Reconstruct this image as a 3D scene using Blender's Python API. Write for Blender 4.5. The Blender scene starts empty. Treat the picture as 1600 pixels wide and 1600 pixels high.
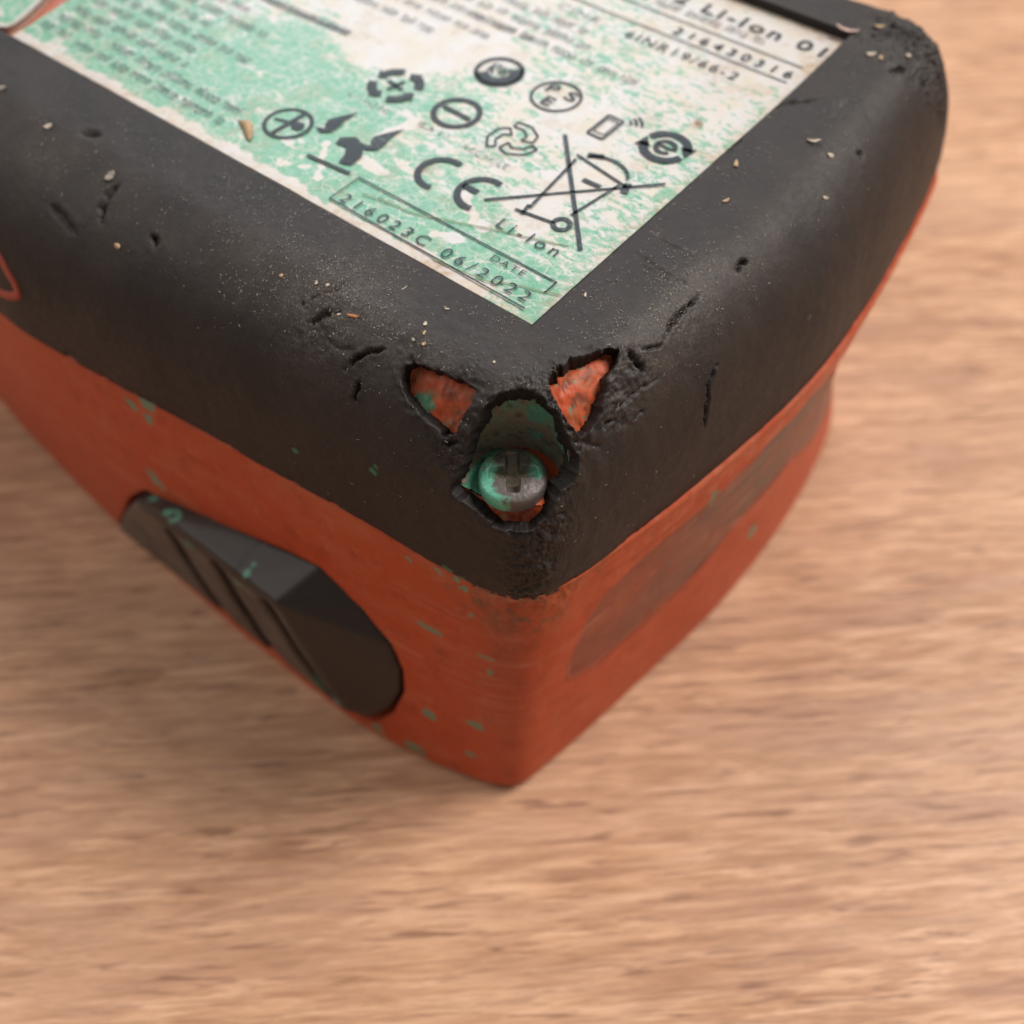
import bpy, bmesh, math, random
import numpy as np
from mathutils import Matrix, Vector

random.seed(7); rng = np.random.default_rng(7)
MM = 0.001
scene = bpy.context.scene
col = scene.collection

# ------------------------------------------------------------------ camera, world, lamps, exposure
cam_data = bpy.data.cameras.new('camera'); cam = bpy.data.objects.new('camera', cam_data); col.objects.link(cam)
scene.camera = cam
cam_data.sensor_width = 36; cam_data.lens = 36.5968
cam_data.clip_start = .005; cam_data.clip_end = 50
cam.matrix_world = Matrix(((0.77777347, -0.50380159, 0.37583559, 0.04267922), (0.62843928, 0.63425969, -0.45030957, -0.05456019), (-0.01151069, 0.58642869, 0.80991907, 0.06670374), (0.00000000, 0.00000000, 0.00000000, 1.00000000)))
cam_data.dof.use_dof = True; cam_data.dof.focus_distance = .0945; cam_data.dof.aperture_fstop = 18.0

world = bpy.data.worlds.new('World'); scene.world = world; world.use_nodes = True
bg = world.node_tree.nodes['Background']
bg.inputs['Color'].default_value = (1.0, .93, .86, 1); bg.inputs['Strength'].default_value = .20

def area(name, loc, target, sx, sy, power, color):
    d = bpy.data.lights.new(name, 'AREA'); d.shape = 'RECTANGLE'; d.size = sx; d.size_y = sy; d.energy = power; d.color = color
    o = bpy.data.objects.new(name, d); col.objects.link(o); o.location = loc
    o.rotation_euler = (Vector(target)-Vector(loc)).to_track_quat('-Z', 'Y').to_euler(); return o
# room lamps: a broad cool panel far behind the pack, a warm ceiling panel above its right side, a weak one on the left
area('ceiling_panel_far', (-1.15, 1.15, 1.05), (0, 0, -.06), 1.1, .9, 15, (.88, .94, 1.0))
area('ceiling_panel_above', (.38, .58, .80), (0, 0, -.06), .42, .42, 12.6, (1.0, .93, .87))
area('ceiling_panel_left', (-1.3, -.7, 1.3), (0, 0, -.06), .8, .8, 11, (1.0, .92, .86))
scene.view_settings.view_transform = 'Standard'; scene.view_settings.look = 'None'
scene.view_settings.exposure = 0.06; scene.view_settings.gamma = 1.0
scene.render.engine = 'CYCLES'; scene.cycles.use_denoising = True; scene.cycles.max_bounces = 6

# ------------------------------------------------------------------ helpers
def tag(o, label=None, cat=None, group=None, kind=None):
    if label: o['label'] = label
    if cat: o['category'] = cat
    if group: o['group'] = group
    if kind: o['kind'] = kind
    return o

def mesh_obj(name, V, F, mat, parent=None, smooth=True, colors=None, auto=None):
    """V in millimetres (n,3); F list of faces or (m,4)/(m,3) array"""
    V = np.asarray(V, float)*MM
    me = bpy.data.meshes.new(name)
    if isinstance(F, np.ndarray):
        k = F.shape[1]; me.vertices.add(len(V)); me.vertices.foreach_set('co', V.astype(np.float32).ravel())
        me.loops.add(F.size); me.loops.foreach_set('vertex_index', F.astype(np.int32).ravel())
        me.polygons.add(len(F)); me.polygons.foreach_set('loop_start', np.arange(0, F.size, k, dtype=np.int32))
        me.update(calc_edges=True)
    else:
        me.from_pydata(V.tolist(), [], F)
    me.validate()
    if smooth: me.polygons.foreach_set('use_smooth', np.ones(len(me.polygons), bool))
    if colors is not None:
        a = me.color_attributes.new('Col', 'FLOAT_COLOR', 'POINT')
        c = np.ones((len(V), 4), np.float32); c[:, :colors.shape[1]] = colors
        a.data.foreach_set('color', c.ravel())
    me.materials.append(mat)
    o = bpy.data.objects.new(name, me); col.objects.link(o)
    if parent: o.parent = parent
    if auto: 
        m = o.modifiers.new('edge', 'BEVEL'); m.width = auto*MM; m.segments = 3; m.limit_method = 'ANGLE'
    return o

def grid_faces(nu, nv, wrap=False):
    i = np.arange(nu if wrap else nu-1); j = np.arange(nv-1)
    I, J = np.meshgrid(i, j, indexing='ij'); I2 = (I+1) % nu
    return np.stack([I*nv+J, I2*nv+J, I2*nv+J+1, I*nv+J+1], -1).reshape(-1, 4)

def _hash(ix, iy, iz, seed):
    h = (ix*374761393+iy*668265263+iz*2147483647+seed*1274126177) & 0xffffffff
    h = ((h ^ (h >> 13))*1274126177) & 0xffffffff
    return ((h ^ (h >> 16)) & 0xffff)/65535.0*2-1
def vnoise(P, scale, seed=0):
    Q = np.asarray(P, float)*scale; i = np.floor(Q).astype(np.int64); f = Q-i; f = f*f*f*(f*(f*6-15)+10)
    r = 0
    for dx in (0, 1):
        for dy in (0, 1):
            for dz in (0, 1):
                w = (f[..., 0] if dx else 1-f[..., 0])*(f[..., 1] if dy else 1-f[..., 1])*(f[..., 2] if dz else 1-f[..., 2])
                r = r+w*_hash(i[..., 0]+dx, i[..., 1]+dy, i[..., 2]+dz, seed)
    return r
def fbm(P, scale, octv=4, seed=0, gain=.5):
    r = 0; a = 1.
    for k in range(octv): r = r+a*vnoise(P, scale*2.03**k, seed+k*17); a *= gain
    return r
def sstep(a, b, x):
    t = np.clip((x-a)/(b-a), 0, 1); return t*t*(3-2*t)
def mix(a, b, t): return a+(b-a)*t[..., None]

def seg_dist(P, pl):
    """distance of points to a polyline and the position along it 0..1"""
    pl = np.array(pl, float); best = np.full(len(P), 1e9); par = np.zeros(len(P)); n = len(pl)-1
    for k in range(n):
        a, b = pl[k], pl[k+1]; d = b-a; t = np.clip(((P-a)@d)/(d@d+1e-12), 0, 1)
        r = np.linalg.norm(P-(a+t[:, None]*d), axis=1); m = r < best
        best[m] = r[m]; par[m] = (k+t[m])/n
    return best, par

def in_poly(pts, poly):
    x, y = pts[:, 0], pts[:, 1]; c = np.zeros(len(pts), bool); n = len(poly)
    for i in range(n):
        x1, y1 = poly[i]; x2, y2 = poly[i-1]
        m = ((y1 > y) != (y2 > y)) & (x < (x2-x1)*(y-y1)/((y2-y1) if y2 != y1 else 1e-9)+x1); c ^= m
    return c

class Nodes:
    def __init__(self, name):
        self.m = bpy.data.materials.new(name); self.m.use_nodes = True; self.t = self.m.node_tree
        self.b = self.t.nodes['Principled BSDF']; self.out = self.t.nodes['Material Output']
    def n(self, typ, **kw):
        x = self.t.nodes.new('ShaderNode'+typ)
        for k, v in kw.items():
            if k in x.inputs.keys(): x.inputs[k].default_value = v
            else: setattr(x, k, v)
        return x
    def l(self, a, b): self.t.links.new(a, b)
    def coords(self, scale=(1000, 1000, 1000), rot=(0, 0, 0)):
        tc = self.n('TexCoord'); mp = self.n('Mapping'); mp.inputs['Scale'].default_value = scale; mp.inputs['Rotation'].default_value = rot
        self.l(tc.outputs['Object'], mp.inputs['Vector']); return mp.outputs['Vector']
    def noise(self, vec, scale, detail=4, rough=.55, dist=0.):
        x = self.n('TexNoise'); x.inputs['Scale'].default_value = scale; x.inputs['Detail'].default_value = detail
        x.inputs['Roughness'].default_value = rough; x.inputs['Distortion'].default_value = dist
        if vec is not None: self.l(vec, x.inputs['Vector'])
        return x.outputs['Fac']
    def ramp(self, fac, stops, interp='LINEAR'):
        r = self.n('ValToRGB'); r.color_ramp.interpolation = interp; e = r.color_ramp.elements
        while len(e) < len(stops): e.new(.5)
        for i, (p, c) in enumerate(stops): e[i].position = p; e[i].color = (c if len(c) == 4 else (*c, 1)) if not isinstance(c, float) else (c, c, c, 1)
        self.l(fac, r.inputs['Fac']); return r.outputs['Color']
    def mixc(self, f, a, b, mode='MIX'):
        x = self.n('Mix'); x.data_type = 'RGBA'; x.blend_type = mode
        for s, v in ((0, f), (6, a), (7, b)):
            if isinstance(v, (int, float)): x.inputs[s].default_value = v
            elif isinstance(v, tuple): x.inputs[s].default_value = (*v, 1)
            else: self.l(v, x.inputs[s])
        return x.outputs[2]
    def math(self, op, a, b=0., clamp=False):
        x = self.n('Math'); x.operation = op; x.use_clamp = clamp
        for s, v in ((0, a), (1, b)):
            if isinstance(v, (int, float)): x.inputs[s].default_value = v
            else: self.l(v, x.inputs[s])
        return x.outputs[0]
    def attr(self, name='Col'):
        x = self.n('Attribute'); x.attribute_name = name; return x
    def bump(self, height, dist, strength=1., prev=None):
        x = self.n('Bump'); x.inputs['Distance'].default_value = dist*MM; x.inputs['Strength'].default_value = strength
        self.l(height, x.inputs['Height'])
        if prev is not None: self.l(prev, x.inputs['Normal'])
        return x.outputs['Normal']
    def done(self, color=None, rough=None, normal=None, metal=None, spec=None, coat=None, coat_rough=.1):
        for s, v in (('Base Color', color), ('Roughness', rough), ('Normal', normal), ('Metallic', metal), ('Specular IOR Level', spec), ('Coat Weight', coat)):
            if v is None: continue
            if isinstance(v, (int, float)): self.b.inputs[s].default_value = v
            elif isinstance(v, tuple): self.b.inputs[s].default_value = (*v, 1)
            else: self.l(v, self.b.inputs[s])
        self.b.inputs['Coat Roughness'].default_value = coat_rough
        return self.m

# ------------------------------------------------------------------ base shapes (all numbers in millimetres)
def catmull(pts, n=40):
    P = np.array(pts, float); out = []
    N = len(P)
    for i in range(N):
        p0, p1, p2, p3 = P[i-1], P[i], P[(i+1) % N], P[(i+2) % N]
        t = np.linspace(0, 1, n, endpoint=False)[:, None]
        out.append(.5*((2*p1)+(-p0+p2)*t+(2*p0-5*p1+4*p2-p3)*t**2+(-p0+3*p1-3*p2+p3)*t**3))
    return np.vstack(out)

LEN, WID = 120.0, 60.0
def mirror_loop(left, right):
    """left: points of the long near side from the middle of the pack to the corner; right: from the corner to the middle of the short side"""
    q = left+right                                       # quarter, from (-60,..) to (..,30)
    a = [(x, WID-y) for x, y in q[::-1]]                 # short side, far half
    b = [(-LEN-x, WID-y) for x, y in q]
    c = [(-LEN-x, y) for x, y in q[::-1]]
    pts = q+a[1:]+b[1:]+c[1:-1]
    return catmull(pts)

COVER_LOOP = mirror_loop([(-60, -21.9), (-46, -20.9), (-32.5, -19.4), (-20, -18.1), (-8, -16.9), (2, -16.1), (7, -15.2), (10.2, -13.6)],
                         [(11.8, -11.2), (12.7, -8.2), (13.7, -3), (15.3, 7), (16.7, 18), (17.5, 30)])
FOOT_LOOP = catmull([(-60, -22.7), (-46, -23.4), (-32.5, -23.8), (-20, -23.8), (-9, -23.3), (0, -21.6), (5.5, -20.0), (9.3, -18.4), (11.6, -16.2), (12.7, -10.5), (13.8, -4), (15.3, 8), (16.6, 18), (17.0, 29),
                     (16.4, 42), (14.9, 53), (13.2, 60), (11.2, 64.5), (7, 67.5), (0, 69), (-20, 71), (-60, 72), (-100, 71), (-124, 68), (-131, 60), (-136, 30), (-131, -6), (-124, -13.5), (-96, -18.8), (-76, -21.3)])

def arc_len(L):
    d = np.linalg.norm(np.diff(np.vstack([L, L[:1]]), axis=0), axis=1)
    return np.concatenate([[0], np.cumsum(d)])

def loop_at(L, s):
    """points of closed loop L at arc positions s (may run past the end)"""
    a = arc_len(L); s = np.mod(s, a[-1]); C = np.vstack([L, L[:1]])
    return np.stack([np.interp(s, a, C[:, 0]), np.interp(s, a, C[:, 1])], 1)

def nearest_arc(L, p):
    i = np.argmin(np.linalg.norm(L-np.array(p), axis=1)); return arc_len(L)[i]

def stations():
    """inner points on the label opening and the matching outer arc fractions, once round the pack"""
    def seg(a, b, n): return np.linspace(0, 1, n, endpoint=False)[:, None]*(np.array(b)-np.array(a))+np.array(a)
    xs = np.concatenate([np.linspace(-120, -64, 60, endpoint=False), np.linspace(-64, -40, 90, endpoint=False), np.linspace(-40, 0, 240, endpoint=False)])
    I = [np.stack([xs, 0*xs], 1)]; n1 = len(xs)
    I.append(np.zeros((120, 2)))
    ys = np.concatenate([np.linspace(0, 36, 220, endpoint=False), np.linspace(36, 60, 110, endpoint=False)])
    I.append(np.stack([0*ys, ys], 1))
    I.append(np.tile([[0., 60.]], (90, 1)))
    I.append(seg((0, 60), (-120, 60), 160)); I.append(np.tile([[-120., 60.]], (30, 1)))
    I.append(seg((-120, 60), (-120, 0), 40)); I.append(np.tile([[-120., 0.]], (30, 1)))
    # keys: outer point at the ends of every run, sent through each loop by nearest arc
    runs = [(xs+120)/120, np.linspace(0, 1, 120, endpoint=False), ys/60, np.linspace(0, 1, 90, endpoint=False), np.linspace(0, 1, 160, endpoint=False),
            np.linspace(0, 1, 30, endpoint=False), np.linspace(0, 1, 40, endpoint=False), np.linspace(0, 1, 30, endpoint=False)]
    return np.vstack(I), runs

INNER, RUNS = stations()
def outer_for(L):
    k = [(-123, -17), (3, -16.2), (13.2, -5.5), (13.2, 65.5), (3, 76.2), (-123, 76.2), (-133.2, 65.5), (-133.2, -5.5)]
    a = [nearest_arc(L, p) for p in k]; T = arc_len(L)[-1]
    S = []
    for i, r in enumerate(RUNS):
        s0, s1 = a[i], a[(i+1) % 8]
        while s1 < s0: s1 += T
        S.append(s0+(s1-s0)*r)
    return loop_at(L, np.concatenate(S))
OUT_COVER = outer_for(COVER_LOOP)
OUT_FOOT = outer_for(FOOT_LOOP)
NU = len(INNER)
DROP = 20.0
RIM_UP = np.clip((INNER[:, 1]-30)/30, 0, 1)**2*1.0        # the frame stands a little proud of the label at the far end

def profile(D, flat, drop, n, s):
    """s in [0,1]: 0..k flat rim, then a superelliptic shoulder down to the bottom edge"""
    k = .28
    a = np.clip((s-k)/(1-k), 0, 1)*np.pi/2
    o = np.where(s < k, flat*s/k, flat+(D-flat)*np.sin(a)**(2/n))
    z = -drop*(1-np.cos(a)**(2/n))
    return o, np.where(s < k, 0, z)

def shoulder(rows, inset=0.0):
    d = OUT_COVER-INNER; D = np.linalg.norm(d, axis=1); dirn = d/D[:, None]
    V = np.zeros((NU, len(rows), 3))
    corner = np.exp(-(np.hypot(INNER[:, 0], INNER[:, 1])/4)**2)
    n = 2.05-.25*corner
    for j, s in enumerate(rows):
        o, z = profile(D-inset, 6.3, DROP-inset, n, s)
        V[:, j, 0] = INNER[:, 0]+dirn[:, 0]*o; V[:, j, 1] = INNER[:, 1]+dirn[:, 1]*o
        V[:, j, 2] = z-inset*.75+RIM_UP*np.clip(1-s*1.6, 0, 1)
    return V

def even_rows(n):
    """rows spaced evenly along the profile of a typical section"""
    s = np.linspace(0, 1, 4000); o, z = profile(17., 6.3, DROP, 2.0, s)
    a = np.concatenate([[0], np.cumsum(np.hypot(np.diff(o), np.diff(z)))])
    return np.interp(np.linspace(0, a[-1], n), a, s)

def grid_normals(V):
    du = np.roll(V, -1, 0)-np.roll(V, 1, 0); dv = np.gradient(V, axis=1)
    N = np.cross(du, dv); l = np.linalg.norm(N, axis=2, keepdims=True); N = N/np.maximum(l, 1e-9)
    s = np.sign((N[:, V.shape[1]//2, 2]).mean()); return N if s > 0 else -N

def wall_outline(t):
    """plan outline of the shell wall at height fraction t; at the far end the wall steps in under a flange and slants out again towards the foot"""
    near = OUT_COVER+(OUT_FOOT-OUT_COVER)*t**.85
    mid = OUT_COVER+(OUT_FOOT-OUT_COVER)*.16**.85
    k = np.clip((mid[:, 1]-34)/10, 0, 1); mid = mid.copy(); mid[:, 1] = np.where(mid[:, 1] > 39, 39+(mid[:, 1]-39)*.22, mid[:, 1])
    w = np.clip((OUT_COVER[:, 1]-30)/10, 0, 1); w = (w*w*(3-2*w))[:, None]
    u = np.clip((t-.05)/.09, 0, 1); u = u*u*(3-2*u)
    if t < .14: far = OUT_COVER+(mid-OUT_COVER)*u
    else: far = mid+(OUT_FOOT-mid)*((t-.14)/.86)
    return near*(1-w)+far*w

# places on the rubber cover and on the shell, in millimetres from the near corner of the label
HOLES = {
    'left_tear': [(-6.54, -10.37, -1.53), (-6.12, -9.7, -1.06), (-4.62, -9.35, -0.9), (-3.11, -9.1, -0.84), (-1.44, -8.78, -0.79), (0.42, -8.57, -0.83), (0.75, -9.44, -1.5), (0.46, -10.65, -2.64), (0.46, -11.6, -3.83), (-0.28, -12.36, -4.73), (-1.37, -12.14, -4.06), (-3.48, -12.08, -3.53), (-5.28, -11.7, -2.87), (-6.4, -11.21, -2.27)],
    'right_tear': [(5.32, -4.83, -0.15), (5.04, -4.02, -0.01), (5.25, -2.31, 0.0), (5.64, -1.08, 0.0), (6.53, 0.77, -0.08), (7.57, 2.8, -0.36), (8.3, 1.82, -0.84), (8.46, -0.12, -1.23), (9.34, -1.39, -2.48), (9.73, -3.28, -3.61), (9.58, -5.18, -4.04), (8.39, -5.43, -2.44), (7.05, -5.34, -1.11)],
    'screw_hole': [(3.46, -6.99, -0.34), (2.53, -8.04, -0.68), (2.12, -9.43, -1.62), (1.96, -11.24, -3.62), (1.96, -13.07, -6.73), (1.79, -14.09, -9.08), (3.77, -14.01, -9.6), (5.49, -13.82, -10.08), (6.55, -13.79, -10.88), (8.04, -13.17, -10.88), (9.63, -11.8, -10.4), (10.14, -10.44, -9.44), (10.26, -9.3, -8.32), (10.43, -7.52, -7.21), (10.29, -6.41, -6.12), (9.33, -6.26, -4.19), (7.5, -5.98, -1.73), (5.96, -5.94, -0.68), (4.66, -6.3, -0.34)],
}
CUTS = [
    ([(-12.14, -12.48, -3.35), (-11.57, -11.56, -2.38), (-10.65, -10.66, -1.63), (-9.05, -9.8, -1.06)], 0.9, 0.28),
    ([(-10.2, -12.57, -3.6), (-10.28, -13.23, -4.52), (-10.2, -13.82, -5.49)], 0.9, 0.3),
    ([(9.25, 13.79, -0.89), (9.28, 11.95, -0.98), (9.18, 10.31, -0.98), (9.32, 8.61, -1.15), (9.79, 7.19, -1.63)], 1.1, 0.26),
    ([(13.22, 11.95, -5.92), (13.57, 9.95, -7.23), (14.3, 9.21, -9.66), (14.74, 8.52, -11.86)], 1.0, 0.25),
    ([(-19.96, -10.92, -1.53), (-19.06, -9.69, -0.81), (-17.74, -7.82, -0.16), (-17.25, -6.18, 0.0)], 0.35, 0.2),
    ([(-17.82, -11.5, -2.05), (-17.09, -10.37, -1.24), (-16.19, -9.29, -0.66)], 0.6, 0.35),
    ([(-15.98, -9.59, -0.81), (-15.54, -8.95, -0.53)], 0.4, 0.2),
    ([(-47.14, -9.6, -0.46), (-47.36, -11.02, -0.98), (-47.03, -12.63, -1.83), (-46.16, -13.86, -2.73)], 0.8, 0.45),
    ([(-53.59, -14.83, -3.22), (-51.37, -15.15, -3.6), (-48.59, -15.64, -4.25)], 0.4, 0.6),
    ([(-39.35, -12.11, -1.73), (-38.28, -12.83, -2.27)], 0.8, 0.5),
    ([(-56.72, -6.95, -0.01), (-54.84, -6.06, 0.0)], 0.7, 0.6),
    ([(10.15, 18.98, -1.33), (9.79, 19.94, -1.06), (10.11, 21.0, -1.24)], 0.8, 0.3),
    ([(0.0, 41.45, 0.15), (0.65, 44.18, 0.21), (3.06, 46.85, 0.23)], 0.5, 0.45),
    ([(6.62, 56.65, 0.29), (7.66, 58.71, -0.1)], 0.7, 0.6),
    ([(1.95, 17.06, 0.0), (7.15, 16.65, -0.07)], 0.16, 0.16),
    ([(5.51, 16.36, 0.0), (6.76, 13.15, -0.03)], 0.12, 0.16),
    ([(0.97, 14.06, 0.0), (6.76, 13.15, -0.03), (7.83, 13.49, -0.25)], 0.2, 0.18),
    ([(2.73, 12.88, 0.0), (6.75, 12.61, -0.03)], 0.14, 0.18),
    ([(8.36, 3.48, -0.75), (9.35, 3.36, -1.54), (10.18, 3.68, -2.4)], 1.2, 0.45),
    ([(9.03, 4.58, -1.15), (9.46, 5.77, -1.43), (9.87, 6.79, -1.73)], 0.5, 0.2),
    ([(10.2, -0.94, -3.59), (10.59, 0.86, -3.59), (10.67, 2.57, -3.26), (11.18, 4.73, -3.61)], 0.45, 0.22),
    ([(10.18, -2.88, -4.29), (10.64, -1.1, -4.42)], 0.5, 0.3),
    ([(-0.39, -12.72, -5.29), (1.21, -11.89, -4.44)], 0.5, 0.35),
    ([(-4.99, -11.36, -2.51), (-3.16, -11.86, -3.29), (-0.86, -12.07, -4.11), (0.23, -12.29, -4.79)], 0.3, 0.35),
    ([(5.34, -13.44, -8.95), (6.78, -13.43, -10.08), (8.1, -13.26, -11.21), (10.24, -11.22, -10.88)], 0.3, 0.3),
    ([(-11.59, -12.65, -3.6), (-12.83, -12.52, -3.35)], 0.3, 0.25),
    ([(9.41, -5.75, -4.04), (10.85, -3.54, -5.94)], 0.3, 0.4),
    ([(11.41, 0.39, -5.25), (11.67, 2.07, -5.14)], 0.3, 0.2),
    ([(-16.27, -11.43, -2.05), (-13.64, -11.67, -2.38), (-11.65, -10.96, -1.83)], 0.2, 0.3),
    ([(0.0, 33.05, 0.01), (0.0, 36.22, 0.04)], 0.3, 0.4),
    ([(10.04, 43.52, -1.29), (10.79, 43.13, -1.9)], 0.6, 0.5),
    ([(5.71, 38.94, 0.05), (7.54, 39.83, -0.09)], 0.3, 0.4),
    ([(6.15, 44.38, 0.11), (5.6, 49.69, 0.22)], 0.25, 0.6),
    ([(-51.78, -21.45, -19.46), (-49.54, -21.23, -19.11)], 0.8, 0.5),
]
ROUGH = [((10.33, -12.66, -14.56), 3.2, 0.38), ((0.23, -12.29, -4.79), 2.2, 0.28), ((10.2, -0.94, -3.59), 2.6, 0.3), ((6.8, -2.47, -0.28), 2.0, 0.2), ((-6.68, -9.44, -0.89), 2.0, 0.18), ((10.77, -10.09, -10.72), 2.6, 0.3), ((9.97, -13.72, -18.62), 2, 0.3), ((-16.69, -10.78, -1.53), 3, 0.2), ((9.42, 2.2, -1.76), 2.5, 0.3), ((4.33, 62.66, 0.64), 6, 0.35), ((9.73, 63.54, -2.58), 5, 0.3), ((11.26, 66.22, -7.08), 3, 0.35), ((2.7, 68.74, -0.39), 5, 0.4), ((1.88, -12.69, -5.96), 2, 0.25), ((-0.38, -7.97, -0.45), 1.8, 0.2), ((4.33, -5.66, -0.11), 2, 0.2), ((8.7, 10.78, -0.66), 2, 0.12), ((6.25, 65.55, -0.0), 5, 0.3)]
FLECKS = [((0.16, -17.94, -30.75), 2.2, 0.55), ((0.37, -20.0, -48.24), 1.3, 0.8), ((6.43, -18.25, -46.32), 1.6, 0.7), ((-1.75, -21.62, -58.43), 2.4, 0.9), ((5.78, -19.16, -53.82), 0.9, 0.5), ((7.27, -16.5, -31.33), 1.8, 0.3), ((3.21, -16.07, -20.18), 0.6, 0.4), ((4.2, -16.05, -20.95), 0.7, 0.4), ((-2.48, -16.8, -21.14), 0.6, 0.35), ((1.16, -16.35, -20.37), 0.6, 0.4), ((-38.72, -20.19, -19.98), 1.6, 1.0), ((-41.63, -20.69, -21.52), 1.2, 0.6), ((-39.36, -20.56, -22.48), 1.2, 0.8), ((-41.81, -21.79, -34.59), 1.8, 1.3), ((-7.3, -22.68, -58.62), 1.2, 0.9), ((-0.64, -21.68, -61.12), 0.8, 0.5), ((7.51, -16.67, -33.83), 0.8, 0.4), ((16.0, 12.2, -25.94), 1.2, 1.2), ((17.1, 25.23, -45.94), 1.6, 1.4), ((5.05, -16.37, -24.6), 0.7, 0.5), ((9.59, -14.12, -19.98), 0.5, 0.4)]
COVER_FLECKS = [((-6.74, -15.78, -11.23), 0.55, 0.3), ((-16.61, -17.28, -14.11), 0.6, 0.3), ((-6.6, -15.56, -10.44), 0.3, 0.2), ((2.16, -16.07, -19.41), 0.6, 0.4), ((3.85, -15.87, -19.67), 0.6, 0.35)]
CHIPS = [
    ('pale sliver of wood lying flat on the right arm of the black rubber frame', (6.36, 39.94, 0.05), 1.7, 0.45, 0, 0),
    ('upright tan husk between the round e mark and the right rubber shoulder', (1.97, 31.62, 0.0), 1.3, 0.5, 80, 1),
    ('small orange wood chip below the husk, beside the crossed bin end of the label', (4.26, 26.0, 0.0), 1.0, 0.42, 35, 1),
    ('round yellowish crumb on the right rubber shoulder', (8.66, 39.46, -0.43), 0.8, 0.7, 10, 0),
    ('tan chip lying on the far corner of the rubber frame', (1.61, 63.41, 0.73), 1.5, 0.6, 0, 1),
    ('pink strip of torn sticker stuck at the far right corner of the label', (-0.75, 60.0, 1.0), 3.2, 0.7, -30, 2),
    ('pale square crumb, left of a pair near the far right corner of the label', (3.55, 57.76, 0.57), 1.3, 0.7, 5, 0),
    ('darker upright crumb, right of a pair near the far right corner of the label', (4.8, 57.96, 0.49), 1.0, 0.5, 80, 1),
    ('small cream crumb nearest the far right edge of the rubber', (6.83, 60.63, 0.28), 0.9, 0.5, 0, 0),
    ('round tan grain alone on the left rubber shoulder above the red shell', (-23.42, -9.16, -0.53), 0.5, 0.45, 0, 1),
    ('largest orange splinter on the rubber left of the red tears', (-14.0, -8.91, -0.53), 1.5, 0.35, -20, 3),
    ('white flake touching the orange splinter', (-15.48, -9.42, -0.74), 0.5, 0.3, 0, 0),
    ('white flake, topmost of four crumbs under the label edge near the left tear', (-7.74, -5.99, 0.0), 0.6, 0.4, 70, 0),
    ('thin tan flake, second from top of four crumbs near the left tear', (-7.09, -6.83, -0.03), 0.6, 0.28, 70, 1),
    ('greyish oval grain, leftmost of four crumbs near the left tear', (-7.43, -7.97, -0.25), 0.5, 0.38, -50, 4),
    ('orange grain, lowest of four crumbs near the left tear', (-6.25, -7.79, -0.21), 0.5, 0.42, 40, 1),
    ('thin white curl standing beside the label on the near right rubber arm', (1.41, 6.12, 0.0), 0.7, 0.25, 80, 0),
    ('forked white fibre lying on the rubber below the label edge', (-12.5, -3.57, 0.0), 0.9, 0.12, 45, 0),
    ('white flake near the bottom corner of the label', (-7.49, -3.24, 0.0), 0.6, 0.25, -15, 0),
    ('cream crumb at the start of the thin crack on the left rubber shoulder', (-18.61, -7.66, -0.13), 0.5, 0.4, 20, 0),
    ('white upright flake beside the thin crack on the left shoulder', (-19.77, -8.03, -0.2), 0.6, 0.3, 80, 0),
    ('tan crumb at far left of the rubber above the curved cut', (-48.77, -9.64, -0.46), 1.5, 1.1, 50, 4),
    ('orange crumb below the curved cut on the left shoulder', (-42.82, -14.52, -3.47), 0.9, 0.6, -30, 1),
    ('grey crumb at the left picture edge on the rubber', (-70.69, -7.4, -0.05), 1.2, 0.9, 0, 4),
    ('pale crumb lying just below the label edge at upper left', (-60.79, -8.43, -0.16), 1.0, 0.8, 20, 0),
    ('white grain above the bridge between the two red tears', (0.25, -5.8, 0.0), 0.35, 0.3, 60, 0),
    ('cream flake on dark dusty patch right of the label', (11.04, 34.9, -1.83), 0.9, 0.4, 10, 0),
]
PANEL = [(-9.37, -40.75), (-9.31, -36.9), (-8.11, -33.25), (-6.65, -29.21), (-3.98, -27.1), (2.56, -25.94), (9.88, -26.14), (18.98, -25.56), (29.11, -22.68), (36.29, -24.79), (54.9, -46.32), (48.68, -45.55), (30.73, -36.9), (20.06, -38.05), (12.15, -41.71), (3.13, -43.05), (-4.73, -42.86)]
EMBLEM = [(-69.02, -20.69, -13.79), (-62.44, -19.81, -9.81), (-59.93, -20.05, -10.28), (-58.52, -20.46, -11.38), (-57.4, -20.74, -12.34), (-57.4, -21.1, -13.62), (-59.36, -21.37, -14.6), (-61.32, -21.45, -15.09), (-64.13, -21.45, -15.75), (-70.99, -21.13, -18.09)]

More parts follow.
